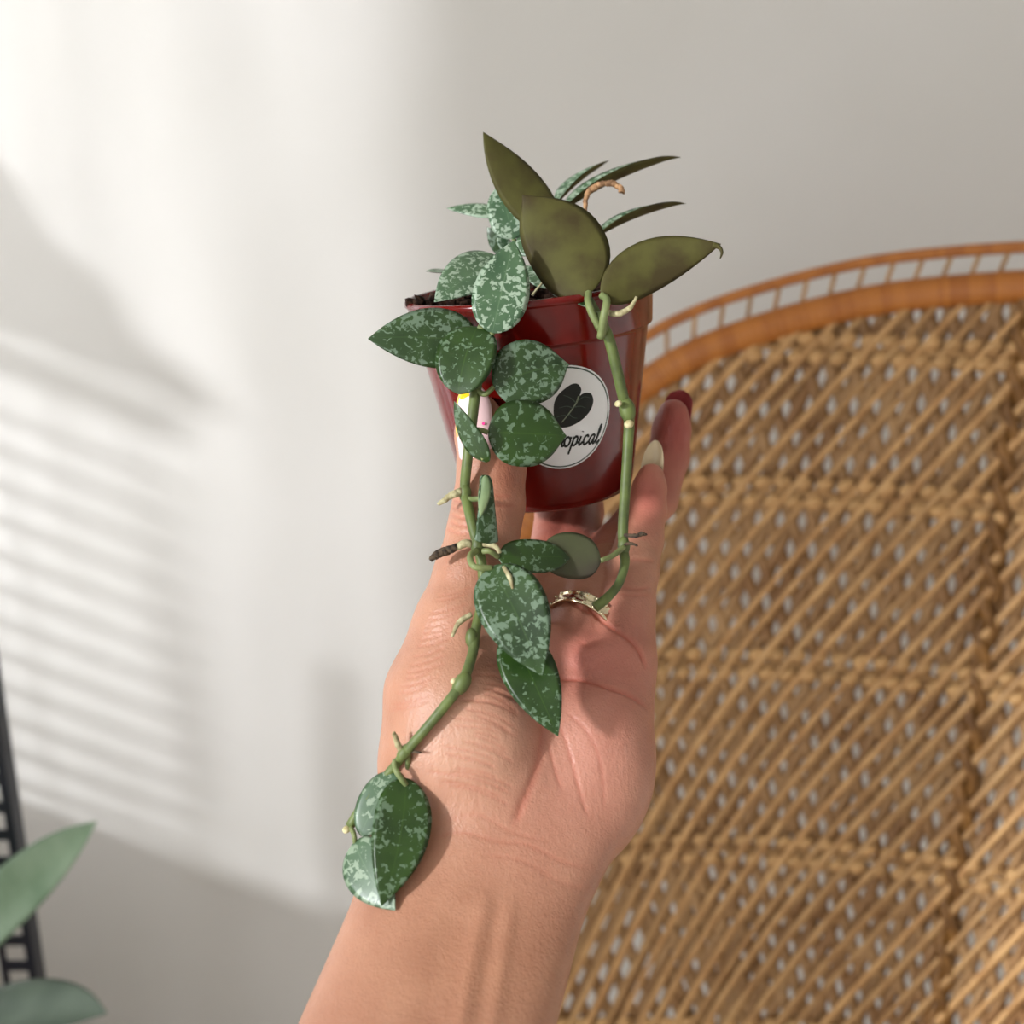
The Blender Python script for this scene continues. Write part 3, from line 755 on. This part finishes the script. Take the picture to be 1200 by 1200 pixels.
M['nail_red'] = newmat('nail_red', lin(158, 68, 70), 0.25, 0.5)[0]
M['polish_yellow'] = newmat('polish_yellow', lin(250, 186, 24), 0.2, 0.5)[0]
M['polish_magenta'] = newmat('polish_magenta', lin(232, 30, 130), 0.25, 0.5)[0]
M['polish_white_highlight'] = newmat('polish_white_highlight', lin(245, 240, 236), 0.15, 0.6)[0]
tn, grid = nail(cf(556, 541, 36.98), cf(549, 448, 37.35), 1.36, (-0.42, -1, 0.05), M['nail_pink'], curl=0.6, almond=0.6, arch=0.05)
tag(tn, 'pink gel thumbnail with yellow strokes and a magenta dot')
def art(pts, w, mat, name='nail_art'):
    """strip of polish following nail grid coords (t,s) in 0..1"""
    q = catmull(pts, 5); V = []; F = []
    nrmv = nrm(np.array((-0.42, -1, 0.05)))
    def g(t, s):
        i = np.clip(t, 0, 1)*(grid.shape[0]-1); j = np.clip(s, 0, 1)*(grid.shape[1]-1); i0 = int(min(i, grid.shape[0]-2)); j0 = int(min(j, grid.shape[1]-2)); a, b = i-i0, j-j0
        return (grid[i0, j0]*(1-a)*(1-b)+grid[i0+1, j0]*a*(1-b)+grid[i0, j0+1]*(1-a)*b+grid[i0+1, j0+1]*a*b) + nrmv*0.012
    for i, (t, s) in enumerate(q):
        d = q[min(i+1, len(q)-1)]-q[max(i-1, 0)]; d = d/np.linalg.norm(d); e = np.array([-d[1]*0.5, d[0]])*w/2
        V += [g(t+e[0], s+e[1]), g(t-e[0], s-e[1])]
    for i in range(len(q)-1): F.append((2*i, 2*i+1, 2*i+3, 2*i+2))
    o = mesh_obj(name, c2w(np.array(V)), F, mat, tn); return o, g
# which grid side is the left one?
LS = 0.0 if grid[8, 0, 0] < grid[8, -1, 0] else 1.0
sx = lambda s: s if LS == 0.0 else 1-s
art([(0.35, sx(.03)), (0.6, sx(.05)), (0.95, sx(.12))], 0.12, M['polish_yellow'])
art([(0.92, sx(.10)), (0.84, sx(.30)), (0.86, sx(.52))], 0.16, M['polish_yellow'])
o, g = art([(0.55, sx(.40)), (0.7, sx(.42)), (0.82, sx(.44))], 0.16, M['polish_white_highlight'])  # white polish stroke that also paints in the nail's highlight
for (t, s, r) in ((0.45, .80, .05), (0.16, .30, .03), (0.14, .40, .025)):
    c = g(t, sx(s)); V = [c]+[c+r*(math.cos(a)*np.array([1, -.3, 0])+math.sin(a)*np.array([0, 0, 1])) for a in np.linspace(0, 2*math.pi, 13)[:-1]]
    V = np.array(V)+nrm(np.array((-0.42, -1, 0.05)))*0.02
    mesh_obj('nail_art', c2w(V), [(0, 1+i, 1+(i+1) % 12) for i in range(12)], M['polish_magenta'], tn)
nail(cf(761, 572, 42.15), cf(769, 516, 41.75), 0.86, (0.25, 1, 0.25), M['nail_cream'], curl=0.5, almond=0.35, arch=0.04)
nail(cf(791, 510, 46.3), cf(799, 457, 45.8), 1.15, (0.35, 1, 0.2), M['nail_red'], curl=0.5, almond=0.72, arch=0.04)
nail(cf(672, 480, 49.85), cf(672, 436, 49.5), 1.0, (0, 1, 0.1), M['nail_red'], curl=0.5)
nail(cf(627, 488, 49.6), cf(623, 440, 49.2), 1.0, (0, 1, 0.1), M['nail_red'], curl=0.5)

# ring on the ring finger
M['gold'] = newmat('pale_gold', lin(236, 224, 190), 0.16, 0.6, Metallic=1.0)[0]
ra, rb = cf(680, 735, 38.6), cf(692, 692, 39.9); rc = ra+(rb-ra)*0.12+np.array([0.05, -.10, 0]); rax = nrm(nrm(rb-ra)+np.array([.25, 0, 0])); RR = 1.21
ring = empty('finger_ring', c2w(rc), 'pale gold studded ring at the base of the ring finger', 'ring')
e1 = nrm(np.cross(rax, [0, 1, 0])); e2 = np.cross(rax, e1)
prof = [(0.0, -.27), (0.07, -.27), (0.085, -.19), (0.05, -.14), (0.07, 0.0), (0.05, .14), (0.085, .19), (0.07, .27), (0.0, .27)]
V, F = [], []; n = 48
for k in range(n):
    a = 2*math.pi*k/n; rd = math.cos(a)*e1+math.sin(a)*e2
    for r, z in prof: V.append(rc + rd*(RR+r) + rax*z)
m = len(prof)
for k in range(n):
    for i in range(m): F.append((k*m+i, k*m+(i+1) % m, ((k+1) % n)*m+(i+1) % m, ((k+1) % n)*m+i))
mesh_obj('band', c2w(np.array(V)), F, M['gold'], ring)
for row in (-.19, .19):
    for k in range(22):
        a = 2*math.pi*k/22; rd = math.cos(a)*e1+math.sin(a)*e2; c = rc+rd*(RR+.075)+rax*row
        V, F = ball_geo(c, .062*e1, .062*e2, .062*rax, 8, 5); mesh_obj('stud', c2w(V), F, M['gold'], ring)

# ------------------------------------------------------------------ the red nursery pot
PA = nrm(np.array([-0.105, -0.292, 0.956])); PX = nrm(np.array([1.0, 0, 0])-PA[0]*PA); PY = np.cross(PA, PX)
PT = cf(620, 338, 41.2); PH = 7.75
OUT = [(4.50, 0.06), (4.60, 0.05), (4.66, -0.02), (4.66, -0.14), (4.60, -0.20), (4.56, -0.24), (4.46, -1.50), (4.44, -1.56), (4.32, -1.60), (4.28, -1.70), (3.30, -7.45), (3.24, -7.66), (3.12, -7.75)]
INN = [(2.9, -7.75), (2.9, -7.6), (3.05, -7.5), (4.16, -1.6), (4.38, -0.2), (4.44, 0.02)]
def pot_r(h): return np.interp(-h, [-q[1] for q in OUT], [q[0] for q in OUT])
def pot_pt(th, h, off=0.0):
    r = pot_r(h)+off; return PT + PA*h + r*(math.sin(th)*PX - math.cos(th)*PY)
def proj(p): return 600+FPX*p[0]/p[1], 600-FPX*p[2]/p[1]
def find_pot(u, v):
    th, h = 0.0, -4.0
    for _ in range(60):
        p = proj(pot_pt(th, h)); a = proj(pot_pt(th+1e-3, h)); b = proj(pot_pt(th, h-1e-3))
        Jm = np.array([[(a[0]-p[0])/1e-3, (b[0]-p[0])/-1e-3], [(a[1]-p[1])/1e-3, (b[1]-p[1])/-1e-3]])
        d = np.linalg.solve(Jm, [u-p[0], v-p[1]]); th += 0.6*d[0]; h += 0.6*d[1]
    return th, h
pot = empty('plant_pot', c2w(PT-PA*PH), 'shiny dark red plastic nursery pot held in the hand', 'plant pot')
def pot_material():
    m, nt, b = newmat('red_plastic', lin(132, 34, 22), 0.16, 0.42)
    tc = N(nt, 'ShaderNodeTexCoord'); n = N(nt, 'ShaderNodeTexNoise', Scale=60, Detail=3); nt.links.new(tc.outputs['Object'], n.inputs['Vector'])
    r = ramp(nt, n.outputs['Fac'], [(0.35, lin(104, 15, 9)), (0.65, lin(88, 10, 7))]); nt.links.new(r.outputs[0], b.inputs['Base Color'])
    bp = N(nt, 'ShaderNodeBump', Strength=0.06, Distance=0.001); nt.links.new(n.outputs['Fac'], bp.inputs['Height']); nt.links.new(bp.outputs[0], b.inputs['Normal'])
    return m
M['pot'] = pot_material()
def pot_lathe(prof, n=96, rib=False):
    V, F = [], []
    for r, h in prof:
        for k in range(n):
            a = 2*math.pi*k/n; rr = r
            if rib and h < -6.9: rr -= 0.05*max(0, math.cos(a*8))**6
            V.append(PT+PA*h+rr*(math.sin(a)*PX-math.cos(a)*PY))
    m = len(prof)
    for i in range(m-1):
        for k in range(n): F.append((i*n+k, i*n+(k+1) % n, (i+1)*n+(k+1) % n, (i+1)*n+k))
    return V, F
# rim band (lip + collar) and body are two parts
def shell(prof): return pot_lathe(prof, 96)
V, F = shell([(4.38, -1.56), (4.38, -0.2), (4.44, 0.02)] + OUT[:8] + [(4.38, -1.56)]); mesh_obj('rim_collar', c2w(np.array(V)), F, M['pot'], pot)
V, F = shell([(0.001, -7.45), (3.02, -7.45), (4.16, -1.7), (4.37, -1.5), (4.37, -1.57)] + OUT[8:] + [(2.95, -7.75), (2.9, -7.6), (0.001, -7.6)]); mesh_obj('pot_body', c2w(np.array(V)), F, M['pot'], pot)
# soil
def soil():
    n, m = 64, 14; V, F = [], []; rg = random.Random(5)
    for i in range(m+1):
        for k in range(n):
            a = 2*math.pi*k/n; r = 4.30*i/m
            h = -0.42+0.10*math.sin(3*a+r*2)+0.09*math.sin(r*5+a*7)+rg.uniform(-.07, .07)
            V.append(PT+PA*h+r*(math.sin(a)*PX-math.cos(a)*PY))
    for i in range(m):
        for k in range(n): F.append((i*n+k, (i+1)*n+k, (i+1)*n+(k+1) % n, i*n+(k+1) % n))
    g = [(np.array(V), F)]
    for q in range(170):
        a = rg.uniform(0, 2*math.pi); r = 4.1*math.sqrt(rg.random()); s = rg.uniform(.08, .24)
        c = PT+PA*(-0.32+rg.uniform(0, .22))+r*(math.sin(a)*PX-math.cos(a)*PY)
        v, f = ball_geo(c, s*PX, s*rg.uniform(.6, 1)*PY, s*rg.uniform(.5, .9)*PA, 6, 4); v = v+np.array([[rg.uniform(-.3, .3)*s for _ in range(3)] for _ in v]); g.append((v, f))
    c = PT+PA*0.05+4.0*(math.sin(-1.25)*PX-math.cos(-1.25)*PY)
    for q in range(9):
        s = rg.uniform(.15, .3); cc = c+np.array([rg.uniform(-.5, .6), rg.uniform(-.3, .3), rg.uniform(-.25, .2)]); v, f = ball_geo(cc, s*PX, s*PY, s*.8*PA, 6, 4); v = v+np.array([[rg.uniform(-.35, .35)*s for _ in range(3)] for _ in v]); g.append((v, f))
    V, F = merge(g); o = mesh_obj('potting_soil', c2w(V), F, M['soil'], origin=c2w(PT-PA*0.5), smooth=False)
    tag(o, 'dark crumbly potting soil filling the red pot', 'soil', kind='stuff')
soil()
# round white sticker with leaf emblem and lettering
TH0, H0 = find_pot(659, 490); SR = 1.90
M['sticker'] = newmat('sticker_white', lin(232, 232, 232), 0.3, 0.5)[0]
M['ink'] = newmat('ink_black', lin(14, 20, 16), 0.4, 0.4)[0]
M['ink_green'] = newmat('ink_green', lin(52, 74, 62), 0.4, 0.4)[0]
def st(a, b, off): return pot_pt(TH0+a/float(pot_r(H0)), H0+b, off)
def st_poly(name, V2, F, mat, off, parent):
    return mesh_obj(name, c2w(np.array([st(a, b, off) for a, b in V2])), F, mat, parent)
def disc2(r, n=64, rings=14):
    V = [(0, 0)]; F = []
    for i in range(1, rings+1):
        for k in range(n): V.append((r*i/rings*math.cos(2*math.pi*k/n), r*i/rings*math.sin(2*math.pi*k/n)))
    for k in range(n): F.append((0, 1+k, 1+(k+1) % n))
    for i in range(rings-1):
        for k in range(n): F.append((1+i*n+k, 1+(i+1)*n+k, 1+(i+1)*n+(k+1) % n, 1+i*n+(k+1) % n))
    return V, F
V2, F = disc2(SR); stk = st_poly('sticker', V2, F, M['sticker'], 0.012, pot); tag(stk, 'round white sticker with black leaf emblem')
def ribbon2(pts, w, smooth=6):
    q = catmull(pts, smooth) if smooth else np.array(pts, float); n = len(q); w = np.ones(n)*w if np.isscalar(w) else np.interp(np.linspace(0, 1, n), np.linspace(0, 1, len(w)), w)
    V, F = [], []
    for i in range(n):
        d = q[min(i+1, n-1)]-q[max(i-1, 0)]; d = d/max(1e-9, np.linalg.norm(d)); e = np.array([-d[1], d[0]])*w[i]/2; V += [tuple(q[i]+e), tuple(q[i]-e)]
    for i in range(n-1): F.append((2*i, 2*i+1, 2*i+3, 2*i+2))
    return V, F
V2, F = ribbon2([(1.82*math.cos(a), 1.82*math.sin(a)) for a in np.linspace(0, 2*math.pi, 97)], 0.05, 0); st_poly('border_ring', V2, F, M['ink_green'], 0.018, stk)
def px2st(u, v):
    th, h = find_pot(u, v); return ((th-TH0)*float(pot_r(H0)), h-H0)
# heart-shaped leaf emblem traced around its rim
em = [(679, 464), (681, 456), (677, 450), (670, 450), (661, 456), (653, 464), (649, 474), (649, 488), (652, 498), (660, 501), (672, 498), (684, 490), (692, 480), (695, 470), (693, 462), (688, 460), (683, 461)]
E = catmull([px2st(*p) for p in em+em[:1]], 5)[:-1]; c0 = E.mean(0)
V2 = [tuple(c0)]; F = []; n = len(E); R_ = 5
for i in range(1, R_+1): V2 += [tuple(c0+(p-c0)*i/R_) for p in E]
F += [(0, 1+k, 1+(k+1) % n) for k in range(n)]
for i in range(R_-1): F += [(1+i*n+k, 1+(i+1)*n+k, 1+(i+1)*n+(k+1) % n, 1+i*n+(k+1) % n) for k in range(n)]
emb = st_poly('leaf_emblem', V2, F, M['ink'], 0.019, stk)
M['vein'] = newmat('emblem_vein', lin(120, 128, 104), 0.4)[0]; M['vein_dim'] = newmat('emblem_vein_dim', lin(52, 66, 54), 0.4)[0]
g = [ribbon2([px2st(*p) for p in [(678, 464), (675, 472), (667, 484), (658, 495)]], [0.07, 0.03])]
V2 = list(g[0][0]); F = g[0][1]; st_poly('emblem_vein', V2, F, M['vein'], 0.024, stk)
for pts in ([(675, 472), (668, 466), (660, 463)], [(676, 470), (684, 465), (691, 466)], [(671, 478), (664, 476), (655, 478)], [(672, 477), (680, 476), (686, 478)], [(667, 485), (671, 489), (676, 490)], [(665, 487), (658, 487), (652, 489)]):
    V2, F = ribbon2([px2st(*p) for p in pts], [0.04, 0.015]); st_poly('emblem_vein', V2, F, M['vein_dim'], 0.024, stk)
# brush-script word, letter by letter (x along the line, y up, x-height 1)
GL = {
 'T': (1.5, [[(-.1, 1.7), (.3, 1.95), (.9, 1.8), (1.5, 1.95)], [(.85, 1.8), (.6, .9), (.45, .1), (.2, -.05)]]),
 'r': (.75, [[(0, 0), (.22, .95)], [(.10, .55), (.3, .9), (.55, 1.0), (.62, .82)], [(.62, .82), (.50, .25), (.62, .02), (.85, .2)]]),
 'o': (.95, [[(.55, 1.0), (.2, .9), (.05, .4), (.25, .0), (.6, .1), (.78, .6), (.55, 1.0)], [(.7, .85), (.95, .9)]]),
 'p': (1.0, [[(.3, 1.0), (.1, .1), (-.12, -.95)], [(.2, .65), (.5, 1.0), (.78, .8), (.7, .25), (.4, .0), (.12, .18)], [(.72, .35), (1.0, .3)]]),
 'i': (.6, [[(.2, 1.0), (.08, .3), (.2, .0), (.55, .35)], [(.28, 1.42), (.31, 1.52)]]),
 'c': (.8, [[(.68, .78), (.5, 1.0), (.15, .8), (.08, .3), (.3, .0), (.82, .32)]]),
 'a': (1.0, [[(.75, .85), (.5, 1.0), (.12, .65), (.1, .15), (.35, .02), (.68, .6), (.8, 1.0)], [(.8, 1.0), (.66, .3), (.76, .0), (1.05, .35)]]),
 'l': (.6, [[(.1, .3), (.45, 1.3), (.5, 1.95), (.33, 1.7), (.15, .4), (.25, .0), (.6, .3)]]),
}
org = np.array(px2st(660.0, 523.0)); end = np.array(px2st(701.0, 518.5)); ex = (end-org); word_w = sum(GL[c][0] for c in 'opical'); S_ = np.linalg.norm(ex)/word_w; ex = ex/np.linalg.norm(ex); ey = np.array([-ex[1], ex[0]])
xx = -(GL['T'][0]+GL['r'][0])
for ch in 'Tropical':
    VV, FF = [], []
    for stroke in GL[ch][1]:
        V2, F = ribbon2(stroke, 0.26 if len(stroke) > 2 or ch in 'Tl' else 0.28, 5); o = len(VV)
        VV += [tuple(org+S_*((x+xx+0.18*y)*ex+y*1.15*ey)) for x, y in V2]; FF += [tuple(i+o for i in f) for f in F]
    st_poly('letter', VV, FF, M['ink'], 0.022, stk); xx += GL[ch][0]

# ------------------------------------------------------------------ the trailing speckled hoya
plant = empty('hoya_plant', c2w(PT-PA*0.4), 'trailing hoya with silver speckled leaves growing in the red pot', 'plant')
def tube(name, pts, rad, mat, sides=9, n=7, parent=None, rough=0.0):
    p = catmull([cf(*q) for q in pts], n)
    if rough: p = p + np.random.uniform(-rough, rough, p.shape)
    V, F = tube_geo(p, rad, sides); return mesh_obj(name, c2w(V), F, mat, parent or plant)
def leaf(base, tip, wpx, normal, prof='ovate', top='leaf', under='leaf_under', petiole=None, pr=(0.10, 0.085), label=None, **kw):
    b, t = cf(*base), cf(*tip); w = wpx*(base[2]+tip[2])/2/FPX
    V, F, mi, uv = leaf_geo(b, t, w, normal, prof, **kw)
    o = mesh_obj('leaf', c2w(V), F, [M[top], M[under]], plant, mi=mi, uvs=uv, origin=c2w(b)); clean_leaf(o)
    if petiole: tube('petiole', list(petiole), list(pr), M['petiole'], parent=o)
    if label: o['label'] = label
    return o
# stems
vine_px = [(600, 330, 39.5), (590, 345, 37.6), (576, 385, 36.9), (566, 410, 36.7), (558, 455, 36.5), (553, 495, 36.3), (547, 545, 36.3)]
low = [(545, 575), (551, 605), (560, 640), (565, 665), (566, 700), (558, 735), (554, 765), (541, 800), (515, 835), (480, 876), (458, 903)]
vine_px += [(u, v, skin_d(u, v, 34.5)-0.34) for u, v in low]
vd = vine_px[-1][2]
vine_px += [(430, 936, vd-0.15), (410, 968, vd-0.2)]
tube('vine', vine_px, [.19, .18, .18, .18, .175, .17, .17, .165, .16, .16, .165, .16, .15, .15, .15], M['stem'], 10)
def vine_d(v): return float(np.interp(v, [q[1] for q in vine_px], [q[2] for q in vine_px]))
tube('vine', [(668, 330, 39.0), (688, 350, 37.3), (703, 376, 36.9), (713, 395, 37.0), (722, 430, 37.3), (731, 468, 37.7), (737, 490, 37.9), (736, 520, 38.0), (733, 570, 37.9), (730, 620, 37.6), (731, 645, 37.4), (732, 662, 37.2), (725, 684, 36.9), (711, 701, 36.7), (697, 712, 36.6)],
     [.17, .17, .18, .19, .19, .19, .18, .18, .18, .17, .15, .16, .18], M['stem'], 10)
for c, s, ax in (((735, 480, 37.7), .30, (.2, 0, -1)), ((541, 801, vine_d(801)-.05), .27, (-.5, 0, -.8)), ((560, 640, vine_d(640)-.05), .25, (.1, 0, -1)), ((704, 378, 36.8), .27, (.3, 0, -1)), ((474, 882, vine_d(882)-.03), .21, (-.6, 0, -.8)), ((731, 640, 37.35), .23, (0, 0, -1)), ((545, 578, vine_d(578)), .22, (0, 0, -1)), ((553, 748, vine_d(748)), .22, (0, 0, -1))):
    a = nrm(np.array(ax)); e1 = nrm(np.cross(a, [0, 1, 0])); e2 = np.cross(a, e1)
    V, F = ball_geo(cf(*c), s*e1*.95, s*e2*.95, s*a*1.5, 12, 8); mesh_obj('node', c2w(V), F, M['stem'], plant)
for c, s in (((724.5, 473, 37.3), .13), ((737, 497, 37.6), .17), ((532, 798, vine_d(798)-.12), .11), ((406, 972, vine_d(968)-.1), .13), ((664.5, 455, 36.2), .0)):
    if s:
        V, F = ball_geo(cf(*c), np.array([s, 0, .02]), np.array([0, s, 0]), np.array([0, .02, s*.9]), 8, 6); mesh_obj('node_scar', c2w(V), F, M['scar'], plant)
CAMN = (0, -1, 0.05)
# leaves hanging over the front of the pot
leaf((562, 402, 37.2), (431, 397, 36.6), 74, (-.12, -1, .12), 'ovate', 'leaf', petiole=[(572, 402, 36.9), (562, 402, 37.2)], bend=0.03, cup=0.03, skew=0.02)
leaf((560, 383, 36.5), (537, 462, 36.0), 72, (-.18, -1, .05), 'disc', 'leaf_dark', petiole=[(570, 398, 36.7), (566, 386, 36.5), (560, 383, 36.5)], bend=0.05, cup=0.05, skew=0.03)
leaf((577, 390, 36.3), (602, 282, 36.9), 67, (.02, -1, .12), 'ovate', 'leaf_silver', petiole=[(573, 402, 36.7), (577, 390, 36.3)], bend=0.04, cup=0.04)
leaf((582, 300, 40.0), (509, 354, 37.9), 66, (-.15, -1, .35), 'ovate', 'leaf_silver', bend=0.04, cup=0.03, skew=-0.03)
leaf((540, 324, 43.0), (499, 318, 42.0), 26, (0, -.55, 1), 'lance', 'leaf_silver', bend=0.05, cup=0.04)
leaf((592, 252, 43.2), (523, 244, 43.8), 24, (0, -1, .6), 'lance', 'leaf_silver', bend=0.03, cup=0.03)
leaf((602, 280, 41.2), (586, 216, 41.6), 46, (-.1, -1, .1), 'round', 'leaf_silver', petiole=[(603, 310, 41.4), (604, 292, 41.3), (602, 280, 41.2)], bend=0.04, cup=0.04)
leaf((596, 298, 42.6), (571, 266, 42.4), 24, (-.5, -1, .2), 'ovate', 'leaf', bend=0.04, cup=0.04)
leaf((598, 296, 42.0), (583, 276, 41.9), 16, (-.2, -1, .6), 'round', 'leaf_silver')
# undersides facing the camera
leaf((650, 268, 40.6), (565, 155, 40.2), 60, (-.28, 1, -.1), 'ovate', 'leaf', 'leaf_under', bend=0.05, cup=0.06, hook=.02, skew=-0.01, label='olive underside of an upright leaf')
leaf((690, 344, 37.0), (612, 228, 37.6), 96, (.1, 1, -.12), 'heart', 'leaf', 'leaf_under', petiole=[(703, 384, 36.7), (694, 368, 36.6), (689, 352, 36.8), (690, 343, 37.0)], pr=(.13, .12), bend=0.03, cup=0.04, skew=-0.07, label='olive underside of a broad leaf')
leaf((705, 347, 36.6), (845, 286, 36.4), 62, (0, 1, .12), 'ovate', 'leaf', 'leaf_under', petiole=[(704, 396, 36.7), (708, 370, 36.3), (711, 352, 36.4), (705, 346, 36.6)], pr=(.14, .12), bend=0.04, cup=0.05, hook=.0, skew=0.07, label='olive brown underside of a leaf with hooked tip')
tube('leaf_tip', [(836, 287, 36.4), (843, 290, 36.35), (846, 296, 36.3), (844, 303, 36.3)], [.10, .07, .05, .02], M['leaf_under'])
# thin leaves standing away at the back right
leaf((660, 246, 43.0), (798, 182, 44.0), 50, (-.12, -.25, 1), 'lance', 'leaf_silver', bend=0.04, cup=0.24, hook=.015)
leaf((652, 238, 44.0), (714, 188, 45.0), 36, (-.3, -.25, 1), 'lance', 'leaf_silver', bend=0.04, cup=0.2)
leaf((700, 276, 42.0), (804, 237, 43.0), 38, (-.12, -.22, 1), 'lance', 'leaf_silver', bend=0.04, cup=0.24, hook=.015)
tube('dry_flower_stalk', [(684, 262, 40.5), (685, 244, 40.6), (689, 226, 40.8), (698, 219, 40.8), (708, 215, 40.7), (718, 215, 40.6), (726, 219, 40.6), (729, 225, 40.6)], [.07, .08, .11, .13, .10, .12, .10, .12], M['dry'], 8, rough=.03)
leaf((640, 338, 39.6), (606, 312, 40.6), 26, (.1, -1, .9), 'round', 'leaf_silver')
leaf((650, 342, 38.6), (692, 362, 36.9), 24, (0, -1, .6), 'lance', 'leaf')
tube('twig', [(624, 346, 38.4), (630, 338, 38.5), (636, 331, 38.6)], [.05, .04], M['root'])
leaf((612, 300, 41.0), (640, 262, 41.5), 36, (-.3, -1, .4), 'ovate', 'leaf_silver')
tube('stem_stub', [(606, 330, 40.5), (607, 305, 41), (604, 285, 41.4)], [.13, .12, .1], M['petiole'])
tube('stem_stub', [(640, 330, 41.5), (655, 290, 42), (668, 262, 42.6)], [.14, .13, .1], M['stem'])
# pair over the sticker
leaf((578, 452, 36.35), (667, 427, 36.9), 80, (.05, -1, .12), 'heart', 'leaf', petiole=[(558, 456, 36.5), (568, 462, 36.2), (578, 454, 36.35)], bend=0.04, cup=0.04, skew=-0.03)
leaf((572, 507, 35.9), (664, 511, 36.4), 80, (.0, -1, .08), 'heart', 'leaf_dark', petiole=[(552, 505, 36.2), (562, 504, 35.9), (572, 507, 35.9)], bend=0.04, cup=0.04)
leaf((572, 541, 35.9), (532, 470, 35.4), 32, (-.8, -1, .3), 'lance', 'leaf_dark', petiole=[(550, 520, 36.0), (560, 530, 35.9), (567, 538, 35.9)], bend=0.05, cup=0.06)
leaf((569, 557, 35.4), (570, 637, 34.9), 31, (.45, -1, .1), 'wedge', 'leaf', 'leaf_under_pale', petiole=[(545, 585, vine_d(585)), (555, 585, vine_d(585)-.2), (566, 584, 35.2)], bend=0.03, cup=0.0)
leaf((569, 557, 35.25), (563, 606, 34.75), 15, (.2, 1, -.1), 'ovate', 'leaf', 'leaf_under_pale')
leaf((584, 653, 35.3), (668, 654, 36.1), 42, (.0, -1, .35), 'round', 'leaf_dark', petiole=[(566, 646, 35.2), (574, 646, 35.1), (584, 653, 35.3)], bend=0.04, cup=0.06)
leaf((704, 657, 36.4), (633, 648, 35.9), 56, (0, 1, -.15), 'disc', 'leaf_dark', 'leaf_under_purple', petiole=[(731, 641, 37.2), (718, 651, 36.8), (704, 657, 36.4)], bend=0.03, cup=0.04, skew=-0.03, label='dull purplish underside of a small leaf')
# lower leaves over the palm and wrist
leaf((577, 664, 34.4), (635, 792, 33.2), 84, (-.05, -1, .1), 'ovate', 'leaf', petiole=[(559, 645, 35.2), (551, 652, 34.8), (556, 664, 34.3), (577, 666, 34.4)], pr=(.11, .10), bend=0.05, cup=0.05, skew=-0.02)
leaf((598, 740, 34.6), (654, 863, 33.3), 66, (.12, -1, .05), 'ovate', 'leaf_dark', bend=0.04, cup=0.05)
vd = vine_d(900)
b_, t_ = settle((466, 906, vd), (423, 980, vd-.4), 46, .14)
leaf(b_, t_, 46, (-.3, -1, .1), 'disc', 'leaf_grey', petiole=[(478, 885, vine_d(885)), (478, 900, b_[2])], bend=0.03, cup=0.03, skew=0.04)
b_, t_ = settle((476, 912, vd-.3), (447, 1062, vd-1.9), 70, .24)
leaf(b_, t_, 70, (.1, -1, .1), 'ovate', 'leaf_dark', petiole=[(463, 892, vine_d(892)), (464, 902, min(vine_d(900), b_[2])-.15), (470, 912, b_[2]-.2), (476, 920, b_[2]-.12)], pr=(.10, .09), bend=0.03, cup=0.04, skew=-0.04)
b_, t_ = settle((416, 986, vd), (463, 1067, vd-1.4), 64, .10)
leaf(b_, t_, 64, (-.15, -1, .1), 'ovate', 'leaf_grey', petiole=[(410, 968, vine_d(968)), (415, 978, b_[2]-.05), (416, 988, b_[2])], pr=(.08, .07), bend=0.03, cup=0.03, skew=0.03)
# aerial roots
tube('aerial_root', [(544, 574, vine_d(574)), (535, 578, vine_d(574)-.2), (528, 581, vine_d(574)-.2), (520, 587, vine_d(574)-.2), (513, 591, vine_d(574)-.2)], [.12, .14, .12, .09, .06], M['root'], 8, rough=.012)
tube('aerial_root', [(557, 637, vine_d(640)), (546, 637, vine_d(640)-.15), (534, 641, vine_d(640)-.15)], [.12, .13, .12], M['root'], 8, rough=.012)
tube('aerial_root', [(535, 641, vine_d(640)-.15), (522, 646, vine_d(640)-.15), (512, 650, vine_d(640)-.15), (504, 656, vine_d(640)-.15)], [.12, .15, .14, .08], M['root_dark'], 8, rough=.02)
tube('aerial_root', [(567, 637, 35.2), (580, 640, 35.0), (586, 648, 34.9)], [.1, .09, .06], M['root'], 8)
tube('aerial_root', [(590, 664, 34.2), (597, 676, 34.0), (601, 690, 33.9)], [.06, .08, .04], M['root'], 8)
tube('aerial_root', [(553, 720, vine_d(725)), (541, 727, vine_d(725)-.1), (534, 736, vine_d(735)-.1), (530, 747, vine_d(745)-.1)], [.08, .10, .07, .05], M['root'], 8, rough=.01)
tube('aerial_root', [(474, 882, vine_d(882)), (467, 874, vine_d(882)-.1), (464, 865, vine_d(882)-.1), (461, 858, vine_d(882)-.1)], [.10, .10, .08, .06], M['root'], 8, rough=.01)
tube('aerial_root', [(478, 882, vine_d(882)), (486, 881, vine_d(882)-.15), (493, 882, vine_d(882)-.3)], [.05, .05, .03], M['root_dark'], 7)
tube('aerial_root', [(732, 627, 37.2), (744, 628, 36.9), (752, 626, 36.8), (758, 627, 36.8)], [.06, .07, .08, .03], M['root_dark'], 7, rough=.015)
tube('aerial_root', [(732, 638, 37.2), (740, 637, 36.9), (747, 640, 36.8)], [.05, .06, .03], M['root_dark'], 7, rough=.012)
tube('aerial_root', [(708, 365, 36.8), (722, 368, 36.5), (732, 365, 36.4), (740, 359, 36.3), (746, 348, 36.3)], [.08, .11, .10, .08, .05], M['root'], 8, rough=.01)
